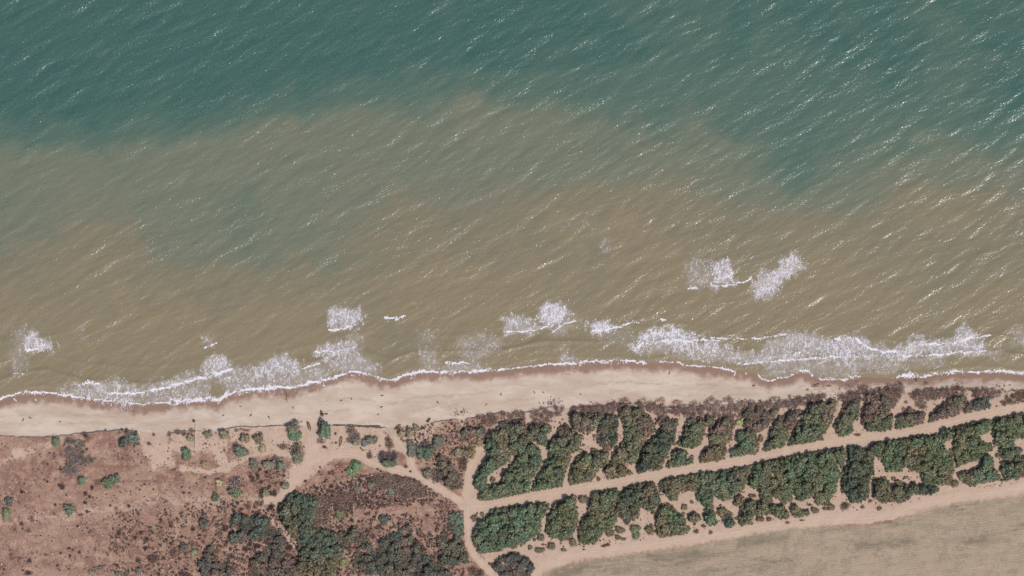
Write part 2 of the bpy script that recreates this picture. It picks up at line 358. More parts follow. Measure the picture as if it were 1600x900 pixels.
# foam polygons (photo px), density
FO = [
 ('sea_foam','small white foam patch far left offshore of the beach',[([(42,524),(58,517),(60,530),(78,530),(84,538),(80,546),(38,548)],.75),([(22,520),(42,510),(38,580),(20,582)],.22)],[([(38,547),(70,547)],2.5),([(22,584),(35,584)],2)]),
 ('sea_foam','tiny white breaker above the left end of the surf',[([(318,526),(328,526),(331,536),(322,537)],.4)],[([(319,544),(322,542),(338,537)],1.8)]),
 ('sea_foam','surf foam band along the left third of the shore',[([(318,568),(330,560),(348,558),(362,575),(345,582),(322,586)],.7),([(90,612),(120,601),(155,602),(190,594),(215,610),(250,598),(290,586),(320,585),(345,576),(362,576),(330,590),(300,597),(250,608),(215,614),(180,612),(225,622),(200,632),(165,629),(130,621)],.5),([(180,618),(300,600),(325,600),(330,620),(300,626),(240,632),(180,632)],.36),([(340,585),(400,570),(400,608),(350,618)],.4)],
   [([(0,624),(15,618),(40,614),(78,614),(100,617),(130,622)],2.6),([(128,601),(155,599)],3.5),([(170,615),(210,615),(260,606),(300,594),(340,586),(362,576)],3),([(262,629),(300,626),(330,624),(342,627),(355,616),(375,612),(400,608)],5),([(130,622),(165,626),(225,632),(262,629)],1.5)]),
 ('sea_foam','broad foam patches left of centre above the shoreline',[([(400,575),(420,565),(445,552),(455,560),(470,565),(468,580),(420,590),(400,590)],.6),([(360,590),(400,590),(470,580),(500,570),(515,590),(480,603),(440,607),(400,609)],.36),([(490,550),(520,535),(555,533),(565,545),(555,555),(530,560),(490,552)],.6),([(505,560),(560,555),(590,570),(590,580),(560,585),(510,580)],.42),([(540,520),(565,520),(570,535),(545,535)],.22)],
   [([(492,550),(512,547)],3),([(515,549),(555,544)],2.5),([(470,577),(490,571),(500,566)],2),([(400,608),(437,605),(455,607),(478,601),(510,592),(540,584),(555,581)],4.5)]),
 ('sea_foam','square white foam patch left of the lone short breaker',[([(515,485),(530,480),(560,482),(567,495),(560,507),(518,516)],.7)],[([(513,515),(535,514),(560,507)],2.6)]),
 ('sea_foam','lone short solid white breaker off the middle left shore',[],[([(600,496),(608,498),(622,498),(632,495)],4.2)]),
 ('sea_foam','thin foam edge line along the middle shore with faint patches',[([(655,520),(680,515),(680,535),(660,535)],.16),([(658,545),(678,545),(682,578),(660,578)],.3),([(690,570),(735,565),(760,573),(750,580),(690,580)],.36),([(715,530),(750,520),(785,530),(780,545),(755,560),(720,565)],.24),([(872,552),(883,545),(893,556),(900,570),(880,572)],.42)],
   [([(555,581),(575,586),(592,591),(612,595),(631,588),(660,580.5),(700,582),(726,581.5),(760,579.5),(800,577),(830,573),(857,569.5),(883,568),(921,566),(963,563),(990,565),(1010,568)],3.0),([(695,567),(735,568)],1.8),]),
 ('sea_foam','pair of rounded white foam patches in the middle offshore',[([(785,500),(800,495),(835,498),(838,512),(820,520),(790,520)],.6),([(845,480),(865,474),(885,478),(892,490),(880,500),(850,510),(843,500)],.85),([(860,505),(900,490),(905,500),(880,520),(862,520)],.3)],[([(788,519),(820,519),(850,512),(858,510)],2.6),([(862,520),(880,507),(900,500)],1.5)]),
 ('sea_foam','long dense surf band right of centre',[([(920,510),(945,505),(960,510),(955,518),(925,520)],.8),([(920,520),(990,520),(985,540),(940,535)],.2),([(1000,525),(1030,512),(1050,515),(1075,520),(1090,530),(1060,534),(1020,534),(990,545)],.9),([(990,545),(1020,536),(1100,534),(1150,545),(1150,560),(1110,555),(1040,548),(1000,550)],.45),
   ([(1050,535),(1110,530),(1150,545),(1165,555),(1190,550),(1200,535),(1230,522),(1275,520),(1300,535),(1350,540),(1350,560),(1270,560),(1200,567),(1150,568),(1100,560),(1050,552)],.52),([(1190,568),(1280,562),(1345,565),(1330,590),(1290,585),(1250,580),(1200,588)],.33)],
   [([(925,518),(965,512),(985,505),(1010,501)],2.2),([(1025,501),(1040,501)],2.6),([(990,544),(1010,536),(1050,533),(1090,532),(1125,532)],2.6),([(1110,528),(1150,529),(1190,529),(1230,522)],1.4),([(1153,569),(1190,566),(1240,563),(1290,559),(1340,558)],2.2),([(1030,567),(1054,566),(1078,571),(1125,575),(1150,580)],1.6),([(1183,582),(1188,590),(1200,596),(1220,591),(1240,586)],1.8),([(1250,580),(1262,581),(1270,587)],3.6),([(1280,592),(1320,595),(1330,590),(1345,588)],2.2)]),
 ('sea_foam','dense surf band along the far right shore',[([(1300,530),(1340,525),(1365,540),(1390,545),(1410,540),(1430,528),(1450,530),(1490,535),(1500,515),(1505,508),(1515,515),(1540,540),(1535,552),(1480,552),(1400,558),(1300,560)],.62),([(1300,562),(1410,560),(1420,575),(1380,582),(1320,575)],.33),([(1415,560),(1480,560),(1478,570),(1420,572)],.2),([(1540,545),(1570,548),(1560,560),(1540,556)],.25)],
   [([(1305,530),(1340,532),(1360,545),(1380,551),(1400,550)],4.5),([(1440,538),(1490,537),(1510,530),(1530,526)],2.8),([(1532,526),(1548,524)],2.6),([(1400,557),(1470,554),(1540,548)],2.2),([(1402,590),(1420,586),(1435,589)],5),([(1438,590),(1460,584),(1490,582),(1530,581),(1560,580),(1600,583),(1700,588)],3.2)]),
 ('sea_foam','left one of the two foam patches far offshore right',[([(1068,420),(1085,405),(1092,450),(1075,447)],.30),([(1080,408),(1120,410),(1142,408),(1147,435),(1140,445),(1085,450)],.25),([(1115,410),(1142,408),(1147,440),(1112,448)],.72)],[([(1108,448),(1145,445),(1168,438),(1176,432)],1.9),([(1075,450),(1090,450)],2)]),
 ('sea_foam','right diagonal foam patch far offshore right',[([(1183,430),(1210,420),(1230,405),(1240,390),(1250,400),(1260,420),(1240,425),(1215,450),(1195,467),(1180,462)],.7)],[]),
 ('sea_foam','faint foam flecks far offshore in the middle',[([(875,350),(935,344),(930,357),(880,360)],.05),([(1580,510),(1610,515),(1610,545),(1585,540)],.18),([(120,505),(135,500),(132,540),(122,545)],.06),([(940,378),(952,375),(950,390),(942,390)],.14)],[])]
milk = np.zeros_like(wpx)
for _, _, polys, _ in FO:
    for p_, d_ in polys:
        milk = np.maximum(milk, softpoly(p_, wpx+(fbm(wpx/6,wpy/12,4,7)-.5)*22, wpy+(fbm(wpx/7,wpy/9,4,8)-.5)*20, 8)*d_*(.5+.9*fbm(wpx/3,wpy/5,3,18)))
me = mesh_np('sea', Vw[u], inv.reshape(-1, 4), smooth=True)
attr_color(me, 'water_a', np.stack([sedv, near_shore, milk], -1).reshape(-1, 3)[u])
m_sea, nt_, b = new_mat('turbid_sea_water'); N = NT(nt_)
a = N.attr('water_a'); sp = N.n('ShaderNodeSeparateColor'); N.L(a.outputs['Color'], sp.inputs[0])
p = N.pos(); n1 = N.noise(p, .02, 6, .6, 1.0)
f = N.math('ADD', sp.outputs[0], N.math('MULTIPLY', N.math('SUBTRACT', n1, .5), .55))
cr = N.n('ShaderNodeValToRGB'); cr.color_ramp.interpolation = 'EASE'; N.L(f, cr.inputs[0]); el = cr.color_ramp.elements
K = K_SEA
stops = [(0.0, srgb(62,95,87,K)), (.3, srgb(82,105,92,K)), (.6, srgb(112,116,97,K)), (.85, srgb(129,119,97,K)), (1.0, srgb(138,124,97,K))]
el[0].position = 0; el[0].color = (*stops[0][1], 1); el[1].position = 1; el[1].color = (*stops[-1][1], 1)
for q, c in stops[1:-1]: e = el.new(q); e.color = (*c, 1)
pw = N.pos(math.radians(-24), (.35, 1, 1))
nch = N.noise(pw, .55, 5, .65)
nf = N.noise(N.pos(math.radians(-26), (.6, 1, 1)), 1.6, 3, .7)
col = N.mix(N.rng(nch, .3, .7, .12, 0), cr.outputs[0], (0.045, .055, .045), 'MIX')
col = N.mix(N.rng(nf, .54, .72, 0, .30), col, srgb(160,158,138,K))
col = N.mix(N.math('MULTIPLY', sp.outputs[1], .45), col, srgb(146,128,102,K))
col = N.mix(N.math('MULTIPLY', sp.outputs[2], .75), col, srgb(196,188,188,K))
N.L(col, b.inputs['Base Color'])
b.inputs['Roughness'].default_value = .21; b.inputs['Specular IOR Level'].default_value = .5; b.inputs['IOR'].default_value = 1.33
h1 = N.noise(N.pos(math.radians(-26), (.6, 1, 1)), 1.1, 2, .55); h2 = N.noise(N.pos(math.radians(-38), (.75, 1, 1)), 1.9, 1, .5)
gust = N.math('MULTIPLY', N.rng(N.noise(N.pos(math.radians(-25), (.34, 1, 1)), .15, 4, .65, .6), .42, .66, .0, 1.0), N.rng(N.noise(p, .012, 3, .5), .35, .65, .45, 1.0))
amp = N.math('ADD', N.math('MULTIPLY', gust, .56), .66)
hs = N.math('MULTIPLY', N.math('ADD', h1, N.math('MULTIPLY', h2, .38)), amp)
bp = N.n('ShaderNodeBump'); bp.inputs['Strength'].default_value = 1.0; bp.inputs['Distance'].default_value = .175
N.L(hs, bp.inputs['Height']); N.L(bp.outputs[0], b.inputs['Normal'])
link('sea', me, m_sea, kind='structure', label='teal sea turning brown and silty towards the beach')

# foam flecks : small irregular flakes floating on the water
m_foam, nt_, b = new_mat('sea_foam'); b.inputs['Base Color'].default_value = (.62, .585, .62, 1); b.inputs['Roughness'].default_value = .8
def foam_obj(name, label, polys, strokes):
    P = []; Z = []
    for poly, d in polys:
        p_ = np.array(poly, float); lo = p_.min(0)-12; hi = p_.max(0)+12
        n = int((hi-lo).prod()*6.5)
        q = RNG.random((n, 2))*(hi-lo)+lo
        s = sdist(poly, q[:, 0]+(fbm(q[:, 0]/6, q[:, 1]/12, 4, 7)-.5)*22, q[:, 1]+(fbm(q[:, 0]/7, q[:, 1]/9, 4, 8)-.5)*20)
        tex = fbm(q[:, 0]/2.0, q[:, 1]/3.6, 3, 12)*.6+fbm(q[:, 0]/6, q[:, 1]/6, 3, 13)*.4
        pr = sstep(-9, 7, s)**1.3*np.clip((tex-.52)*5.5+d*.8, 0, 1)*(.18+d*.6)
        k = RNG.random(n) < pr; P.append(q[k]); Z.append(np.clip(RNG.gamma(2.4, .10, k.sum()), .1, .8)*(.6+.5*d))
    for pts, wd in strokes:
        pts = np.array(pts, float); seg = np.hypot(*np.diff(pts, axis=0).T); cum = np.r_[0, np.cumsum(seg)]
        n = int(cum[-1]*wd*5.0); t = RNG.random(n)*cum[-1]
        cx = np.interp(t, cum, pts[:, 0]); cy = np.interp(t, cum, pts[:, 1])
        ww = wd*np.clip(4.2*(fbm(cx/8, cx*0, 4, 15)-.30), .10, 1.7)*.9; o = np.abs(RNG.normal(0, .5, n))*np.sign(RNG.random(n)-.3)
        endt = np.minimum(t, cum[-1]-t)/max(6, 1)
        q = np.stack([cx+RNG.normal(0, .5, n), cy-o*ww*.8*np.clip(endt+.3, 0, 1)+(fbm(cx/6, cx*0, 3, 16)-.5)*5], -1)
        kk = RNG.random(n) < np.clip((fbm(q[:, 0]/8, q[:, 1]/3, 4, 17)-.40)*6, .12, 1); q = q[kk]; n = len(q)
        P.append(q); Z.append(np.clip(RNG.gamma(3, .14, n), .2, .9))
        # lacy fingers running up the sand
    P = np.concatenate(P); Z = np.concatenate(Z)*PX*1.25
    wx, wy = X(P[:, 0]), Y(P[:, 1]); z = np.maximum(sea_h(wx, wy), height(wx, wy))+.05+RNG.random(len(P))*.04
    n = len(P); ang = RNG.random((n, 1))*6.28+np.arange(5)*2*math.pi/5; rad = Z[:, None]*(.55+.7*RNG.random((n, 5)))
    vx = wx[:, None]+np.cos(ang)*rad*.8; vy = wy[:, None]+np.sin(ang)*rad*1.25; vz = z[:, None]+RNG.random((n, 5))*.05
    V = np.stack([vx, vy, vz], -1).reshape(-1, 3); F = np.arange(5*n).reshape(n, 5)
    me = mesh_np(name, V, F)
    link(name, me, m_foam, kind='stuff', label=label)
    return n
tot = sum(foam_obj(*f) for f in FO)
print('foam flecks', tot)
# swash fingers on the wet sand
fing = []
for x0 in [24, 53, 55, 113, 116, 160, 182, 420, 428, 505, 526, 550, 642, 648, 662, 669, 687, 878, 884, 894, 899, 905, 955, 965, 980, 1150, 1167]:
    y0 = float(pinterp(WATERLINE, x0)); L = 5+RNG.random()*6; pts = [(x0, y0-1), (x0+RNG.normal()*1.5, y0+L*.5), (x0+RNG.normal()*2, y0+L)]
    fing.append((pts, .45))
foam_obj('sea_foam', 'thin foam fingers running up the wet sand', [], fing)

# ------------------------------------------------------------------ foliage meshes
def leaf_quads(c, nrm, size, r, asp=1.0):
    """centres (n,3), normals (n,3), sizes (n,) -> V,F"""
    n = len(c); t = r.normal(size=(n, 3)); t -= nrm*(t*nrm).sum(1, keepdims=True); t /= np.linalg.norm(t, axis=1, keepdims=True)+1e-9
    bt = np.cross(nrm, t); s = size[:, None]
    j = lambda: (1+.35*(r.random((n, 1))-.5))
    V = np.stack([c-t*s*asp*j()-bt*s*.35*j(), c+t*s*.1-bt*s*.75*j(), c+t*s*asp*j()+bt*s*.3*j(), c-t*s*.1+bt*s*.75*j()], 1)
    return V.reshape(-1, 3), np.arange(4*n).reshape(n, 4)
def crown_mesh(seed, kind, nleaf):
    """unit radius crown sitting on z=0..; kind: green / dark / dry / round"""
    r = np.random.default_rng(seed); cs = []; ns = []; rad = []
    hz = {'green': .95, 'dark': .85, 'dry': .7, 'round': .72}[kind]
    nl = {'green': 11, 'dark': 12, 'dry': 9, 'round': 8}[kind]
    ang0 = r.random()*6.28
    for k in range(nl):
        if k == 0: c = np.array([0, 0, hz*.62])
        else:
            a = ang0+k*2.399; q = math.sqrt(k/nl)*(.62 if kind != 'round' else .5)*(1+.18*r.normal())
            c = np.array([q*math.cos(a), q*math.sin(a), hz*(.70-.42*q*q)*(1+.16*r.normal())])
        cs.append(c); rad.append((.30 if kind != 'round' else .40)*(1+.28*r.random()))
    V = []; F = []; Sh = []; off = 0
    w = np.array(rad)**2; w /= w.sum()
    for c, ra, ww in zip(cs, rad, w):
        n = int(nleaf*ww)
        d = r.normal(size=(n, 3)); d[:, 2] = np.abs(d[:, 2])*1.15-.35; d /= np.linalg.norm(d, axis=1, keepdims=True)
        rr = ra*(.80+.32*r.random((n, 1))**1.0)
        if kind in ('dark', 'dry'): rr = ra*(.6+.65*r.random((n, 1)))
        pos = c+d*rr*np.array([1, 1, .9])
        nr = d+r.normal(size=(n, 3))*.55; nr /= np.linalg.norm(nr, axis=1, keepdims=True)
        sz = {'green': .085, 'dark': .075, 'dry': .05, 'round': .075}[kind]*(.7+.7*r.random(n))
        v, f = leaf_quads(pos, nr, sz, r, 1.0 if kind != 'dry' else 1.8)
        V.append(v); F.append(f+off); off += len(v)
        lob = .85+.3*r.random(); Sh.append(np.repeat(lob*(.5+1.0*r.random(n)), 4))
    # inner lumps keep the crown closed
    if kind != 'dry':
        for c, ra in zip(cs, rad):
            q = ra*.80; u_, v_ = 7, 4; ring = []
            for i in range(1, v_):
                th = math.pi*i/v_
                for j in range(u_):
                    ph = 2*math.pi*j/u_+i*.4; k = q*(1+.18*r.normal())
                    ring.append(c+k*np.array([math.sin(th)*math.cos(ph), math.sin(th)*math.sin(ph), math.cos(th)*.9]))
            ring += [c+[0, 0, q*.9], c-[0, 0, q*.8]]
            b0 = off; V.append(np.array(ring)); off += len(ring); ff = []
            for i in range(v_-2):
                for j in range(u_): ff.append((b0+i*u_+j, b0+(i+1)*u_+j, b0+(i+1)*u_+(j+1) % u_, b0+i*u_+(j+1) % u_))
            F.append(np.array(ff)); top = len(ring)-2
            tf = [(b0+top, b0+j, b0+(j+1) % u_, b0+top) for j in range(u_)]
            TRI.setdefault((seed, kind), []).extend([(a, b_, c_) for a, b_, c_, _ in tf])
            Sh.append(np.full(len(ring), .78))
    else:
        # radiating bare twigs
        n = 90; a = r.random(n)*6.28; el_ = r.random(n)*1.1+.15; L = .55+.5*r.random(n)
        d = np.stack([np.cos(a)*np.cos(el_), np.sin(a)*np.cos(el_), np.sin(el_)*hz], -1)
        side = np.cross(d, [0, 0, 1.]); side /= np.linalg.norm(side, axis=1, keepdims=True)+1e-6
        b_ = d*.08; e = d*L[:, None]; v = np.stack([b_-side*.012, b_+side*.012, e+side*.007, e-side*.007], 1).reshape(-1, 3)
        V.append(v); F.append(np.arange(4*n).reshape(n, 4)+off); off += 4*n; Sh.append(np.full(4*n, 1.1))
    V = np.concatenate(V); return V, np.concatenate(F), np.array(TRI.get((seed, kind), np.zeros((0, 3)))).reshape(-1, 3).astype(int), np.concatenate(Sh)
TRI = {}
CR = {}
for kind, nl in (('green', 620), ('dark', 620), ('dry', 420), ('round', 420)):
    CR[kind] = [crown_mesh(100*len(CR)+i, kind, nl) for i in range(7)]
CRL = {kind: [crown_mesh(1000+100*j+i, kind, 150) for i in range(5)] for j, kind in enumerate(('green', 'dark', 'dry', 'round'))}
def leafcol(t):
    l = .3*t[0]+.6*t[1]+.1*t[2]; return tuple((l+(c-l)*.56)*1.36*w_ for c, w_ in zip(t, (1.23, 1.05, .85)))
def foliage_mat(name, use_attr):
    m, nt_, b = new_mat(name); N = NT(nt_)
    if use_attr: c = N.attr('tint').outputs['Color']
    else: c = N.n('ShaderNodeObjectInfo').outputs['Color']
    sh = N.attr('leafshade').outputs['Fac']
    nz = N.noise(N.pos(), 1.1, 3, .6)
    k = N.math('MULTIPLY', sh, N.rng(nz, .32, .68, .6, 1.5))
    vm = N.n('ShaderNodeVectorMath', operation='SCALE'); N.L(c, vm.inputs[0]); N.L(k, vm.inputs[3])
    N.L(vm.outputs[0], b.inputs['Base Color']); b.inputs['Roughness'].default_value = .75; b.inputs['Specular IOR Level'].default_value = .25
    return m
m_leaf = foliage_mat('foliage', False); m_leaf_s = foliage_mat('foliage_mass', True)
m_bark, nt_, b = new_mat('bark'); b.inputs['Base Color'].default_value = (.13, .10, .08, 1)
CM = {}
for kind in CR:
    CM[kind] = []
    for V_, F_, T_, S_ in CR[kind]:
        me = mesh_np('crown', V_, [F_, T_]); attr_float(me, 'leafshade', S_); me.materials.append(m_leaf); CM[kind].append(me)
def tube(p0, p1, r0, r1, n=6):
    p0, p1 = np.array(p0, float), np.array(p1, float); d = p1-p0; d /= np.linalg.norm(d)
    s = np.cross(d, [.3, .9, .2]); s /= np.linalg.norm(s); t = np.cross(d, s)
    a = np.arange(n)*2*math.pi/n; ring = np.cos(a)[:, None]*s+np.sin(a)[:, None]*t
    V = np.concatenate([p0+ring*r0, p1+ring*r1]); F = np.array([(i, (i+1) % n, n+(i+1) % n, n+i) for i in range(n)])
    return V, F
def join(parts):
    V = []; F = []; o = 0
    for v, f in parts: V.append(v); F.append(np.asarray(f)+o); o += len(v)
    return np.concatenate(V), [np.asarray(f) for f in F]
def trunk_mesh(seed):
    r = np.random.default_rng(seed); parts = [tube((0, 0, -.35), (.03, .02, .28), .06, .045)]
    for k in range(5):
        a = k*1.3+r.random()*.5; m = (math.cos(a)*.28, math.sin(a)*.28, .42+.1*r.random()); e = (math.cos(a)*.55, math.sin(a)*.55, .55+.12*r.random())
        parts += [tube((.03, .02, .24), m, .038, .024), tube(m, e, .024, .01)]
    V, F = join(parts); me = mesh_np('trunk', V, F); me.materials.append(m_bark); return me
TM = [trunk_mesh(i) for i in range(4)]

# ------------------------------------------------------------------ vegetation map
ORI = dict(A=(720,620), B=(720,755), C=(940,620), D=(940,735), E=(1160,600), F=(1160,690), G=(1360,590), H=(1360,650),
           I=(0,650), J=(0,765), K=(230,650), L=(230,765), M=(450,640), N=(430,765), P=(620,765), O=(620,640))
def PP(k, pts):
    s = 10.0 if k == 'O' else 20/3; ox, oy = ORI[k]; return [(ox+x/s, oy+y/s) for x, y in pts]
GREEN = srgb(72,98,68); GREEN2 = srgb(68,100,76); DARK = srgb(60,80,68); DARKB = srgb(66,84,80); PURP = srgb(104,84,82); OLIVE = srgb(96,92,70); BRIGHT = srgb(70,112,74); BROWN = srgb(92,70,60)
